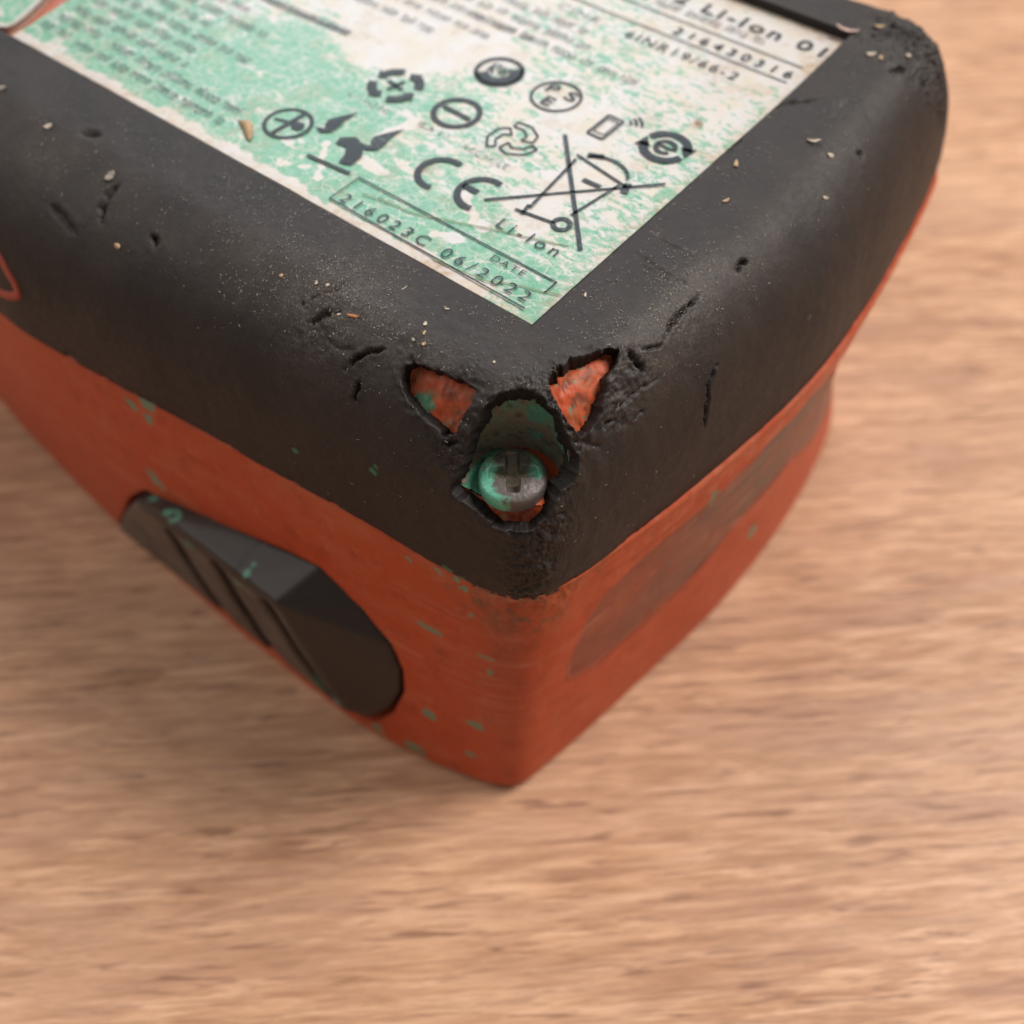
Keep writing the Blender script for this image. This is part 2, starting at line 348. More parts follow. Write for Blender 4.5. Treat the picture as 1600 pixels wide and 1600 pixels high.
# ------------------------------------------------------------------ materials
def mat_wood():
    n = Nodes('wood_laminate'); rot = (0, 0, math.radians(-43))
    tc = n.n('TexCoord'); r = n.n('Mapping'); r.vector_type = 'TEXTURE'; r.inputs['Rotation'].default_value = (0, 0, math.radians(43))
    n.l(tc.outputs['Object'], r.inputs['Vector'])
    def stretch(sx, sy):
        m = n.n('Mapping'); m.inputs['Scale'].default_value = (1000*sx, 1000*sy, 1000*sy); n.l(r.outputs['Vector'], m.inputs['Vector']); return m.outputs['Vector']
    warp = n.noise(stretch(.02, .05), 1, 2, .5)
    broad = n.noise(stretch(.008, .03), 1, 3, .55, .6)
    bands = n.noise(stretch(.026, .15), 1, 5, .62, .8)
    fibre = n.noise(stretch(.085, .75), 1, 4, .62, .5)
    fine = n.noise(stretch(.18, 2.1), 1, 4, .65, .3)
    pores = n.noise(stretch(.10, 1.05), 1, 3, .55, .6)
    c = n.ramp(fibre, [(.34, (0.400, 0.205, 0.112)), (.48, (0.550, 0.310, 0.181)), (.58, (0.640, 0.380, 0.234)), (.70, (0.740, 0.460, 0.301))])
    c = n.mixc(n.ramp(bands, [(.36, .60), (.54, 0.)]), c, (0.400, 0.220, 0.146))
    c = n.mixc(n.ramp(broad, [(.40, .0), (.66, .38)]), c, (0.700, 0.440, 0.286))
    c = n.mixc(n.ramp(pores, [(.30, .85), (.43, 0.)]), c, (0.240, 0.120, 0.073))
    c = n.mixc(n.ramp(fine, [(.36, .50), (.54, 0.)]), c, (0.330, 0.175, 0.104))
    return n.done(c, n.ramp(fibre, [(.3, .55), (.7, .45)]), n.bump(fine, .05, .35), spec=.32)

def mat_rubber():
    n = Nodes('black_rubber'); v = n.coords()
    a = n.attr()                                             # r: dust film, g: torn core, b: green paint rub
    sep = n.n('SeparateColor'); n.l(a.outputs['Color'], sep.inputs[0])
    big = n.noise(v, .16, 3); mid = n.noise(v, 1.4, 4, .6); tiny = n.noise(v, 9, 3, .6); grit = n.noise(v, 5.2, 2, .5)
    c = n.mixc(n.ramp(big, [(.35, 0.), (.65, 1.)]), (.014, .0105, .0098), (.023, .0162, .0138))
    dgrain = n.noise(v, 4.2, 4, .7); dust = n.math('MULTIPLY', n.math('MULTIPLY', n.ramp(mid, [(.35, .35), (.7, 1.)]), n.ramp(dgrain, [(.40, .12), (.62, 1.3)])), sep.outputs[0], True)
    c = n.mixc(dust, c, (.115, .095, .08))
    speck = n.ramp(grit, [(.70, 0.), (.76, 1.)])
    c = n.mixc(n.math('MULTIPLY', speck, n.math('ADD', n.math('MULTIPLY', sep.outputs[0], 1.0), .14), True), c, (.30, .25, .21))
    c = n.mixc(n.math('MULTIPLY', sep.outputs[1], .8), c, (.006, .005, .005))
    c = n.mixc(sep.outputs[2], c, (.035, .16, .11))
    rg = n.ramp(mid, [(.3, .52), (.7, .66)])
    lea = n.noise(v, 3.0, 4, .65); nn = n.bump(mid, .05, .6); nn = n.bump(lea, .05, .8, nn); nn = n.bump(tiny, .035, .8, nn)
    return n.done(c, rg, nn, spec=.42)

def mat_shell(name='red_plastic'):
    n = Nodes(name); v = n.coords(); a = n.attr()
    sc = n.coords((300, 300, 900), (.3, .5, .2))
    haze = n.noise(sc, .22, 5, .65, .6); mid = n.noise(v, 1.1, 4, .6); tiny = n.noise(v, 5, 3)
    c = n.mixc(n.math('MULTIPLY', n.ramp(haze, [(.46, 0.), (.72, .40)]), 1.0), a.outputs['Color'], (.50, .17, .085))
    st = n.noise(n.coords((160, 160, 2600), (.9, .2, .5)), .30, 4, .6, .3)
    pm = n.noise(v, .14, 4, .6, .5); c = n.mixc(n.math('MULTIPLY', n.ramp(st, [(.50, 0.), (.70, .5)]), n.ramp(pm, [(.45, .05), (.62, 1.)])), c, (.52, .20, .12))
    c = n.mixc(n.ramp(n.noise(v, .5, 6, .7, .4), [(.56, 0.), (.72, .45)]), c, (.50, .19, .12))
    c = n.mixc(n.ramp(n.noise(v, .33, 5, .65), [(.34, .45), (.46, 0.)]), c, (.26, .035, .010))
    c = n.mixc(n.ramp(tiny, [(.28, .35), (.42, 0.)]), c, (.20, .035, .015))
    return n.done(c, n.ramp(haze, [(.4, .45), (.7, .6)]), n.bump(mid, .05, .35), spec=.3)

def mat_attr(name, rough=.6, bump=.05, bscale=2., metal=0., spec=.4):
    n = Nodes(name); v = n.coords(); a = n.attr(); x = n.noise(v, bscale, 4, .6)
    c = n.mixc(n.ramp(x, [(.35, .3), (.55, 0.)]), a.outputs['Color'], n.mixc(1., a.outputs['Color'], (.45, .4, .38), 'MULTIPLY'))
    return n.done(c, rough, n.bump(x, bump, .6), metal, spec)

def mat_sticker():
    n = Nodes('worn_sticker'); v = n.coords(); a = n.attr()
    sep = n.n('SeparateColor'); n.l(a.outputs['Color'], sep.inputs[0])     # r: how much green film is left, g: brown grime, b: coarse or fine wear
    vs_ = n.coords((620, 1150, 1000), (0, 0, .7)); coarse = n.noise(vs_, .42, 8, .68, .8); finew = n.noise(vs_, .95, 6, .66, .8)
    w = n.n('Mix'); w.data_type = 'FLOAT'; n.l(sep.outputs[2], w.inputs[0]); n.l(coarse, w.inputs[2]); n.l(finew, w.inputs[3])
    t = n.math('ADD', w.outputs[0], n.math('MULTIPLY', n.math('SUBTRACT', sep.outputs[0], .5), .42))
    film = n.ramp(t, [(.465, 0.), (.50, .7), (.56, 1.)])
    # white hairline scratches through the film
    vo = n.n('TexVoronoi'); vo.feature = 'DISTANCE_TO_EDGE'; vo.inputs['Scale'].default_value = .75
    wv = n.n('VectorMath'); wv.operation = 'ADD'; nv = n.n('TexNoise'); nv.inputs['Scale'].default_value = .5; nv.inputs['Detail'].default_value = 4
    n.l(v, nv.inputs['Vector']); ms = n.n('VectorMath'); ms.operation = 'SCALE'; ms.inputs['Scale'].default_value = 2.2
    n.l(nv.outputs['Color'], ms.inputs[0]); n.l(v, wv.inputs[0]); n.l(ms.outputs[0], wv.inputs[1]); n.l(wv.outputs[0], vo.inputs['Vector'])
    vein = n.ramp(vo.outputs['Distance'], [(.0, .9), (.07, 0.)])
    veinmask = n.math('MULTIPLY', vein, n.ramp(n.noise(v, .35, 3), [(.38, 0.), (.56, 1.)]))
    film = n.math('MULTIPLY', film, n.math('SUBTRACT', 1., veinmask))
    tone = n.noise(v, .9, 5, .65)
    green = n.mixc(n.ramp(tone, [(.38, 0.), (.62, 1.)]), (.07, .315, .185), (.21, .425, .31))
    paper = n.mixc(n.ramp(n.noise(v, .3, 4), [(.4, 0.), (.65, 1.)]), (.56, .545, .54), (.55, .50, .42))
    c = n.mixc(film, paper, green)
    gr = n.math('MULTIPLY', sep.outputs[1], n.ramp(n.noise(v, 1.2, 5, .7), [(.35, .1), (.68, 1.)]))
    c = n.mixc(gr, c, (.34, .20, .09))
    dirt = n.ramp(n.noise(v, 4., 3, .6), [(.70, 0.), (.76, .5)])
    c = n.mixc(dirt, c, (.22, .2, .15))
    return n.done(c, n.ramp(tone, [(.3, .30), (.7, .45)]), n.bump(w.outputs[0], .04, .5), spec=.42)

def mat_ink():
    n = Nodes('worn_black_print'); v = n.coords()
    wear = n.noise(v, 2.2, 5, .7)
    n.done((.022, .030, .040), .5, spec=.3)
    tr = n.n('BsdfTransparent'); mx = n.n('MixShader'); 
    n.l(n.ramp(wear, [(.33, .45), (.44, .95)]), mx.inputs[0]); n.l(tr.outputs[0], mx.inputs[1]); n.l(n.b.outputs[0], mx.inputs[2]); n.l(mx.outputs[0], n.out.inputs['Surface'])
    return n.m

def mat_ink_crisp():
    n = Nodes('crisp_black_print'); v = n.coords(); x = n.noise(v, 2.5, 4, .6)
    return n.done(n.ramp(x, [(.35, (.10, .13, .12)), (.5, (.024, .032, .042))]), .5, spec=.3)

def mat_ink_faint():
    n = Nodes('faded_black_print'); v = n.coords()
    wear = n.noise(v, 1.6, 5, .7)
    n.done((.05, .06, .08), .5, spec=.3)
    tr = n.n('BsdfTransparent'); mx = n.n('MixShader')
    n.l(n.ramp(wear, [(.36, .1), (.54, .72)]), mx.inputs[0]); n.l(tr.outputs[0], mx.inputs[1]); n.l(n.b.outputs[0], mx.inputs[2]); n.l(mx.outputs[0], n.out.inputs['Surface'])
    return n.m

def mat_plain(name, c, rough=.6, var=.35, scale=2., spec=.4):
    n = Nodes(name); v = n.coords(); x = n.noise(v, scale, 4, .6)
    cc = n.mixc(n.ramp(x, [(.35, 0.), (.65, 1.)]), tuple(a*(1-var) for a in c), c)
    return n.done(cc, rough, n.bump(x, .04, .5), spec=spec)

WOOD, RUBBER, RED = mat_wood(), mat_rubber(), mat_shell()
INK, CRISP, FAINT, STICKER = mat_ink(), mat_ink_crisp(), mat_ink_faint(), mat_sticker()
RECESS = mat_attr('painted_recess', .62, .06, 3.)
METAL = mat_attr('screw_metal', .52, .09, 3., .30, .5)
KEY = mat_attr('grey_button_plastic', .5, .04, 2.)
RED_TRIM = mat_plain('red_trim', (.42, .07, .04), .5)
HUSK = [mat_plain('pale_wood', (.62, .52, .42), .7), mat_plain('tan_husk', (.55, .38, .22), .7), mat_plain('pink_paper', (.72, .50, .42), .6),
        mat_plain('orange_splinter', (.50, .20, .08), .7), mat_plain('grey_crumb', (.33, .29, .25), .8)]
LINT = mat_plain('sawdust', (.50, .44, .38), .8, .5, 6.)
SEED = mat_plain('green_scratch', (.20, .26, .10), .6)

# ------------------------------------------------------------------ table
TABLE_Z = -61.6
def build_table():
    s = 700.; t = 28.; r = 2.
    V = []; F = []
    for z, k in ((TABLE_Z, s-r), (TABLE_Z-r, s), (TABLE_Z-t, s)):
        V += [(-k, -k, z), (k, -k, z), (k, k, z), (-k, k, z)]
    F.append((0, 1, 2, 3)); F.append((11, 10, 9, 8))
    for a in (0, 4):
        for i in range(4): F.append((a+i, a+4+i, a+4+(i+1) % 4, a+(i+1) % 4))
    o = mesh_obj('table', V, F, WOOD, smooth=False)
    tag(o, 'pale brown wood grain tabletop under the red and black battery pack', 'table', kind='structure')
build_table()

# ------------------------------------------------------------------ battery pack
pack = bpy.data.objects.new('battery_pack', None); col.objects.link(pack); pack.location = (0, 0, 0); pack.empty_display_size = .02
tag(pack, 'scuffed red tool battery pack with torn black rubber frame and worn green label', 'battery')

# --- rubber cover
NR = 190
ROWS = even_rows(NR)
BASE = shoulder(ROWS); NORM = grid_normals(BASE)
def build_cover():
    V = BASE.copy(); N = NORM; P = V.reshape(-1, 3); Pn = N.reshape(-1, 3)
    near = np.exp(-((P-np.array([5, -9, -4]))**2).sum(1)/14**2)            # the battered corner
    h = .10*fbm(P, .10, 2, 3)+.028*fbm(P, .7, 3, 11)
    edge_fade = sstep(0, 5, np.repeat(ROWS[None], NU, 0).ravel()*24)       # flat where it meets the label
    h *= .25+.75*edge_fade
    h += near*(.09*fbm(P, .9, 3, 5)*edge_fade)
    torn = np.zeros(len(P)); dust = np.zeros(len(P)); rub = np.zeros(len(P))
    for c, rad, amp in ROUGH:
        w = np.exp(-(((P-np.array(c))**2).sum(1)/rad**2)**1.5)
        n = fbm(P, .9 if rad > 3 else 1.6, 4, 23, .6)
        h += w*amp*(.45*n-.7*np.abs(fbm(P, 2.3, 3, 29))+.2); torn = np.maximum(torn, w*.55*sstep(.1, .5, np.abs(n)))
        dust = np.maximum(dust, w*.25)
    wob = .15*np.stack([fbm(P, 1.5, 4, 40, .65), fbm(P, 1.5, 4, 41, .65), fbm(P, 1.5, 4, 42, .65)], 1)
    for pl, dep, wid in CUTS:
        wid = max(.13, wid*.66); pl = np.array(pl); c = pl.mean(0); R = np.linalg.norm(pl-c, axis=1).max()+4*wid+1
        m = ((P-c)**2).sum(1) < R*R
        d, t = seg_dist(P[m]+wob[m], pl); tp = np.clip(np.minimum(t, 1-t)*5+.15, 0, 1)
        g = np.exp(-(d/(wid*(.4+.6*tp)))**2)
        h[m] += -dep*tp*g+dep*.12*tp*np.exp(-((d-2.4*wid)/(1.3*wid))**2)*(.5+fbm(P[m], 1.2, 2, 13))
        torn[m] = np.maximum(torn[m], sstep(.35, .8, g)*min(1, dep*1.6))
    # thickness of the raised ragged rims round the tears
    keep = np.ones(len(P), bool)
    for name, poly in HOLES.items():
        poly = np.array(poly); c = poly.mean(0); m = ((P-c)**2).sum(1) < 13**2
        u, s, vt = np.linalg.svd(poly-c); ax = vt[:2]
        q = (P[m]+wob[m]*(1.3 if name != 'screw_hole' else .8)-c)@ax.T; pp = (poly-c)@ax.T
        inside = in_poly(q, pp)
        d, _ = seg_dist(np.c_[q, np.zeros(len(q))], np.c_[np.vstack([pp, pp[:1]]), np.zeros(len(pp)+1)])
        h[m] += np.where(inside, 0, np.exp(-(d/.8)**2)*(.05+.16*fbm(P[m], 1.7, 4, 9, .65)))
        torn[m] = np.maximum(torn[m], np.where(inside, 1, .7*np.exp(-(d/.35)**2)))
        keep[np.where(m)[0][inside]] = False
    # nicked bottom edge
    row = np.repeat(np.arange(NR)[None], NU, 0).ravel()
    nick = sstep(.35, .8, fbm(P*np.array([1, 1, 0.]), .4, 3, 77))*sstep(NR-14, NR, row)
    h -= nick*.16
    # dust film: in a belt along the shoulders, more towards the corner and on the near right arm
    belt = np.exp(-((np.repeat(ROWS[None], NU, 0).ravel()-.42)/.16)**2)
    left = np.exp(-((P-np.array([-17, -9, -2]))**2).sum(1)/7**2); right = np.exp(-((P-np.array([9, 9, -1]))**2).sum(1)/9**2)
    dust = np.clip(dust+.42*belt*(.6+.6*fbm(P, .25, 3, 55))+.75*left+.75*right*belt+.15*near, 0, 1)
    dust *= .55+.45*np.clip(fbm(P, .8, 3, 91)+.5, 0, 1)
    for c, a, b in COVER_FLECKS:
        d = np.linalg.norm((P-np.array(c))*np.array([1/a, 1/a, 1/b]), axis=1)+.5*fbm(P, 3, 2, 31)
        rub = np.maximum(rub, sstep(1.1, .8, d))
    V2 = P+Pn*h[:, None]
    # rows that close the sheet: a lip down to the label at the start, the underside of the skirt at the end
    G = V2.reshape(NU, NR, 3)
    lipv = [G[:, :1]+np.array([0, 0, dz]) for dz in (-1.3, -.6, -.12)]
    inw = (INNER-OUT_COVER); inw /= np.linalg.norm(inw, axis=1)[:, None]
    tail = []
    for o_, z_ in ((.12, -.16), (.5, -.24), (2.2, -.1)):
        t = G[:, -1:].copy(); t[:, 0, :2] += inw*o_; t[:, 0, 2] += z_; tail.append(t)
    A = np.concatenate(lipv+[G]+tail, 1); nv = A.shape[1]
    pad = lambda x: np.concatenate([np.repeat(x.reshape(NU, NR)[:, :1], 3, 1), x.reshape(NU, NR), np.repeat(x.reshape(NU, NR)[:, -1:], 3, 1)], 1).ravel()
    colr = np.stack([pad(dust), pad(torn), pad(rub)], 1)
    K = pad(keep.astype(float)) > .5
    F = grid_faces(NU, nv, True)
    F = F[K[F].all(1)]
    AV = A.reshape(-1, 3)
    # walls of the tears: edges used once are pushed down through the thickness
    E = np.concatenate([F[:, [0, 1]], F[:, [1, 2]], F[:, [2, 3]], F[:, [3, 0]]])
    Es = np.sort(E, 1); key = Es[:, 0].astype(np.int64)*len(AV)+Es[:, 1]
    uq, ix, cnt = np.unique(key, return_index=True, return_counts=True)
    B = E[ix[cnt == 1]]
    rowi = B % nv; ok = ((rowi > 3) & (rowi < nv-4)).all(1); B = B[ok]
    NN = np.concatenate([NORM[:, :1]]*3+[NORM]+[NORM[:, -1:]]*3, 1).reshape(-1, 3)
    vs = np.unique(B)
    nxt = {}
    for a_, b_ in B: nxt.setdefault(int(a_), []).append(int(b_)); nxt.setdefault(int(b_), []).append(int(a_))
    for _ in range(9):                                      # even out the stair steps of the torn outline
        new = {v: .5*AV[v]+.5*np.mean(AV[nb_], 0) for v, nb_ in nxt.items() if len(nb_) == 2}
        for v, p_ in new.items(): AV[v] = p_
    AV[vs] += .11*np.stack([fbm(AV[vs], 1.1, 4, 70, .6), fbm(AV[vs], 1.1, 4, 71, .6), fbm(AV[vs], 1.1, 4, 72, .6)], 1)
    layers = [AV]; cols = [colr]; base = len(AV); faces = [F]; prev = {int(v): int(v) for v in vs}
    dn = np.array([0, 0, -1.])
    for k, dep in enumerate((.35, .9, 1.6, 2.4)):
        nrm = NN[vs]; p = AV[vs]-nrm*dep+(.02+.07*dep)*np.stack([fbm(AV[vs]+k*.7, 1.5, 4, 60, .65), fbm(AV[vs]+k*.7, 1.5, 4, 61, .65), fbm(AV[vs]+k*.7, 1.5, 4, 62, .65)], 1)
        layers.append(p); cols.append(np.tile([[.05, .75, 0]], (len(vs), 1)))
        cur = {int(v): base+i for i, v in enumerate(vs)}; base += len(vs)
        faces.append(np.array([[prev[int(b)], prev[int(a)], cur[int(a)], cur[int(b)]] for a, b in B])); prev = cur
    AV = np.vstack(layers); colr = np.vstack(cols); F = np.vstack(faces)
    used = np.unique(F); re = np.full(len(AV), -1); re[used] = np.arange(len(used))
    o = mesh_obj('rubber_cover', AV[used], re[F], RUBBER, pack, colors=colr[used])
    return G, keep
COVER, COVER_KEEP = build_cover()

# --- red shell: deck under the label, shoulder under the rubber, side walls, foot
FLOOR_Z = -9.6
SLOT_C = np.array([5.5, -9.5]); SLOT_E = np.array([.65, -.76]); SLOT_T = np.array([.76, .65]); SLOT_R = 4.9
def in_slot(xy, grow=0.):
    p = xy-SLOT_C; a = p@SLOT_E; b = p@SLOT_T
    return np.where(a > 0, np.abs(b) < SLOT_R+grow+.12*np.clip(a, 0, 9), a*a+b*b < (SLOT_R+grow)**2)

BUTTON_FOOT = [(-45, -39.8), (-38, -37.8), (-21.4, -32.6), (-15, -31.4), (-9.2, -34.4), (-5.2, -38.2), (-3.7, -42), (-3.6, -46.5), (-5.2, -52), (-7.8, -56.6), (-12, -59), (-60, -59.4), (-56, -53.5), (-50, -45)]
def build_shell():
    ra = even_rows(110); A = shoulder(ra, 1.9)
    A[:, 0, :2] = INNER; A[:, 0, 2] = -.62
    T = np.concatenate([np.linspace(0, .93, 150), np.linspace(.94, 1., 14)])
    rows = []
    d = OUT_FOOT-OUT_COVER; outw = OUT_COVER-INNER; outw /= np.linalg.norm(outw, axis=1)[:, None]
    for t in T:
        z = -19.6+(TABLE_Z+19.7)*t
        xy = wall_outline(t)+outw*(.12*np.exp(-t*60))
        xy -= outw*(1.6*max(0, (t-.955)/.045)**2)
        rows.append(np.concatenate([xy, np.full((NU, 1), z)], 1)[:, None])
    top = np.concatenate([OUT_COVER-outw*1.0, np.full((NU, 1), -19.55)], 1)[:, None]
    W = np.concatenate(rows, 1)
    # panel sunk into the right side, rim worn along the seam
    P = W.reshape(-1, 3); q = P[:, 1:]
    right = P[:, 0] > 8
    ins = in_poly(q, PANEL) & right
    d_, _ = seg_dist(np.c_[q, np.zeros(len(q))], np.array([(*p, 0) for p in PANEL+PANEL[:1]]))
    inside_d = np.where(ins, d_, 0)
    dep = .22*sstep(0, .4, inside_d)
    Nw = np.repeat(outw[:, None], W.shape[1], 1).reshape(-1, 2)
    fp = [(x+.45*np.sign(x+28), z+(.5 if z > -50 else -.1)) for x, z in BUTTON_FOOT]; bq = P[:, [0, 2]]; nearside = P[:, 1] < -12
    pocket = in_poly(bq, fp) & nearside
    h = -dep+.05*fbm(P, .3, 3, 8)-3.0*pocket
    ledge = sstep(-24.0, -23.3, P[:, 2])*right*sstep(-6, 4, P[:, 1]); h += .38*ledge
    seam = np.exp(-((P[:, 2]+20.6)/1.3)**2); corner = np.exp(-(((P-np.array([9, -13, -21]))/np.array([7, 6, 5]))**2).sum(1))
    h += -(seam*(.05+.15*corner)+corner*.13)*np.abs(fbm(P, .75, 3, 71, .5))
    P2 = P.copy(); P2[:, :2] += Nw*h[:, None]
    # colour of the plastic: red, with rubbed dusty patches, green paint flecks, grime in the panel
    red = np.array([.46, .064, .018]); c = np.tile(red, (len(P), 1))
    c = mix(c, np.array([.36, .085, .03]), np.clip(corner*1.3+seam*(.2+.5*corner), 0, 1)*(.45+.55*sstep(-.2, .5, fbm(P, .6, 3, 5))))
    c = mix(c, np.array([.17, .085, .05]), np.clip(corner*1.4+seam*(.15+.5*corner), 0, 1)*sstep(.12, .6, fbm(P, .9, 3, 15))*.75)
    c = mix(c, np.array([.52, .15, .075]), .65*ledge*np.clip(.35+.9*fbm(P, .8, 4, 25), 0, 1))
    dark_streak = np.exp(-(((P-np.array([8.5, -15.5, -30]))/np.array([2.2, 2.2, 14]))**2).sum(1))  # darker upright streak down the near corner
    c = mix(c, np.array([.22, .07, .045]), .6*dark_streak*(.6+.4*fbm(P, .6, 3, 6)))
    gm = sstep(.05, .35, inside_d)*np.clip(.93+.12*fbm(P, .12, 3, 33), .8, .98)
    c = mix(c, mix(np.array([.215, .062, .036]), np.array([.15, .092, .068]), sstep(-4, 16, P[:, 1]+2*fbm(P, .3, 3, 6))), gm)
    c = mix(c, np.array([.14, .03, .012]), np.where(right, np.exp(-(d_/.22)**2), 0)*.7)
    for (ctr, a, b) in FLECKS:
        dd = P-np.array(ctr); al = np.where(np.abs(dd[:, 1]) > np.abs(dd[:, 0]), dd[:, 1], dd[:, 0])
        along = np.hypot(dd[:, 0], dd[:, 1])*np.sign(al)+.15*dd[:, 2]
        r = np.hypot(along/a, dd[:, 2]/(b*1.5))*1.35+.5*fbm(P, 1.6, 2, 19)
        c = mix(c, np.array([.10, .26, .17]), sstep(1.05, .8, r)*.92)
    # shoulder colours (seen through the tears)
    Pa = A.reshape(-1, 3); ca = np.tile(np.array([.52, .085, .028]), (len(Pa), 1))
    ca = mix(ca, np.array([.30, .12, .05]), .55*sstep(.0, .6, fbm(Pa, .9, 4, 44)))
    ca = mix(ca, np.array([.22, .16, .08]), .8*np.exp(-((Pa-np.array([-4.6, -9.6, -3.6]))**2).sum(1)/1.5**2)*sstep(-.4, .4, fbm(Pa, 1.2, 3, 2)))
    g = np.exp(-((Pa-np.array([-3.9, -10.1, -4.2]))**2).sum(1)/1.1**2)
    ca = mix(ca, np.array([.07, .24, .15]), sstep(.25, .6, g+.5*fbm(Pa, 2, 2, 4)))
    ca = mix(ca, np.array([.16, .05, .03]), .8*sstep(.25, .6, fbm(Pa*np.array([1, 1, .5]), 1.5, 3, 66)))
    Na = grid_normals(A).reshape(-1, 3)
    Pa2 = Pa+Na*(.13*fbm(Pa, 1.1, 4, 21))[:, None]; Pa2[Pa[:, 2] > -1.2] = Pa[Pa[:, 2] > -1.2]
    A2 = Pa2.reshape(A.shape)
    foot = W[:, -1:].copy(); foot[:, 0, :2] -= outw*6
    full = np.concatenate([A2, top, P2.reshape(W.shape), foot], 1); nv = full.shape[1]
    cc = np.concatenate([ca.reshape(NU, -1, 3), np.tile(red, (NU, 1, 1)), c.reshape(NU, -1, 3), np.tile(red, (NU, 1, 1))], 1).reshape(-1, 3)
    F = grid_faces(NU, nv, True); AV = full.reshape(-1, 3)
    cut = in_slot(AV[:, :2]) & (AV[:, 2] > FLOOR_Z) & (AV[:, 0] > -3) & (np.arange(len(AV)) % nv > 0)
    F = F[~cut[F].any(1)]
    # deck under the labels
    b = len(AV); AV = np.vstack([AV, [(-120, 0, -.62), (0, 0, -.62), (0, 60, -.62), (-120, 60, -.62)]]); cc = np.vstack([cc, np.tile(np.array([.40, .13, .09]), (4, 1))])
    F = np.vstack([F, [[b, b+1, b+2, b+3]]])
    mesh_obj('red_shell', AV, F, RED, pack, colors=cc)
    return A2
SHELL = build_shell()

def build_recess():
    top = SHELL.reshape(-1, 3); top = top[(np.abs(top[:, 0]-5) < 14) & (np.abs(top[:, 1]+9) < 14)]
    def height(p):
        d = ((top[:, None, :2]-p[None])**2).sum(2); return top[np.argmin(d, 0), 2]
    ang = np.linspace(math.pi/2, 3*math.pi/2, 60)
    a = np.concatenate([np.linspace(9, 0, 50, endpoint=False), SLOT_R*np.cos(ang), np.linspace(0, 9, 51)[1:]])
    b = np.concatenate([SLOT_R+.12*np.linspace(9, 0, 50, endpoint=False), SLOT_R*np.sin(ang), -(SLOT_R+.12*np.linspace(0, 9, 51)[1:])])
    xy = SLOT_C+a[:, None]*SLOT_E+b[:, None]*SLOT_T
    h = np.maximum(height(xy), FLOOR_Z)
    for _ in range(3): h[1:-1] = (h[:-2]+h[1:-1]*2+h[2:])/4
    near_ = (height(xy) > FLOOR_Z-.3); xy = xy[near_]; h = h[near_]; a = a[near_]; b = b[near_]
    nv = 26; t = np.linspace(0, 1, nv)
    V = np.zeros((len(xy), nv, 3)); V[:, :, :2] = xy[:, None]; V[:, :, 2] = FLOOR_Z+(h-FLOOR_Z)[:, None]*t
    fil = (1-np.clip(t*4, 0, 1))**2*.45                                   # fillet at the floor
    inward = (SLOT_C+np.clip(a, 0, None)[:, None]*SLOT_E-xy); inward /= np.linalg.norm(inward, axis=1)[:, None]
    V[:, :, :2] += inward[:, None]*fil[None, :, None]
    P = V.reshape(-1, 3); bb = np.repeat(b[:, None], nv, 1).ravel(); tt = np.repeat(t[None], len(xy), 0).ravel()
    c = np.tile(np.array([.29, .245, .175]), (len(P), 1))
    gr = np.clip(sstep(-.1, .9, tt*.9-.45+.25*np.sign(bb)*0+.5*fbm(P, .9, 4, 12)+.5*(np.abs(bb) > 1.2)*np.where(bb > 0, 1, -.3)), 0, 1)
    c = mix(c, np.array([.10, .42, .29]), gr*.85)
    c = mix(c, np.array([.02, .025, .02]), sstep(.25, .7, fbm(P*np.array([1, 1, 2]), 1.4, 3, 99))*.5)
    F = grid_faces(len(xy), nv)
    # floor
    n = 90; ga, gb = np.meshgrid(np.linspace(-5.2, 9, n), np.linspace(-7, 7, n), indexing='ij')
    fx = (SLOT_C+ga[..., None]*SLOT_E+gb[..., None]*SLOT_T).reshape(-1, 2)
    okv = in_slot(fx, .12) & (height(fx) > FLOOR_Z-.6)
    fz = FLOOR_Z+.04*fbm(np.c_[fx, np.zeros(len(fx))], .9, 3, 7)
    fP = np.c_[fx, fz]; FF = grid_faces(n, n); FF = FF[okv[FF].all(1)]
    left = gb.ravel()+.6*fbm(fP, .8, 3, 14)
    fc = np.tile(np.array([.55, .10, .03]), (len(fP), 1))
    fc = mix(fc, np.array([.12, .42, .28]), sstep(.1, -.5, left))
    fc = mix(fc, np.array([.05, .035, .03]), .75*sstep(.2, .7, fbm(fP, 1.1, 3, 8)))
    V = np.vstack([P, fP]); C = np.vstack([c, fc]); F = np.vstack([F, FF+len(P)])
    used = np.unique(F); re = np.full(len(V), -1); re[used] = np.arange(len(used))
    mesh_obj('screw_recess', V[used], re[F], RECESS, pack, colors=C[used])
build_recess()

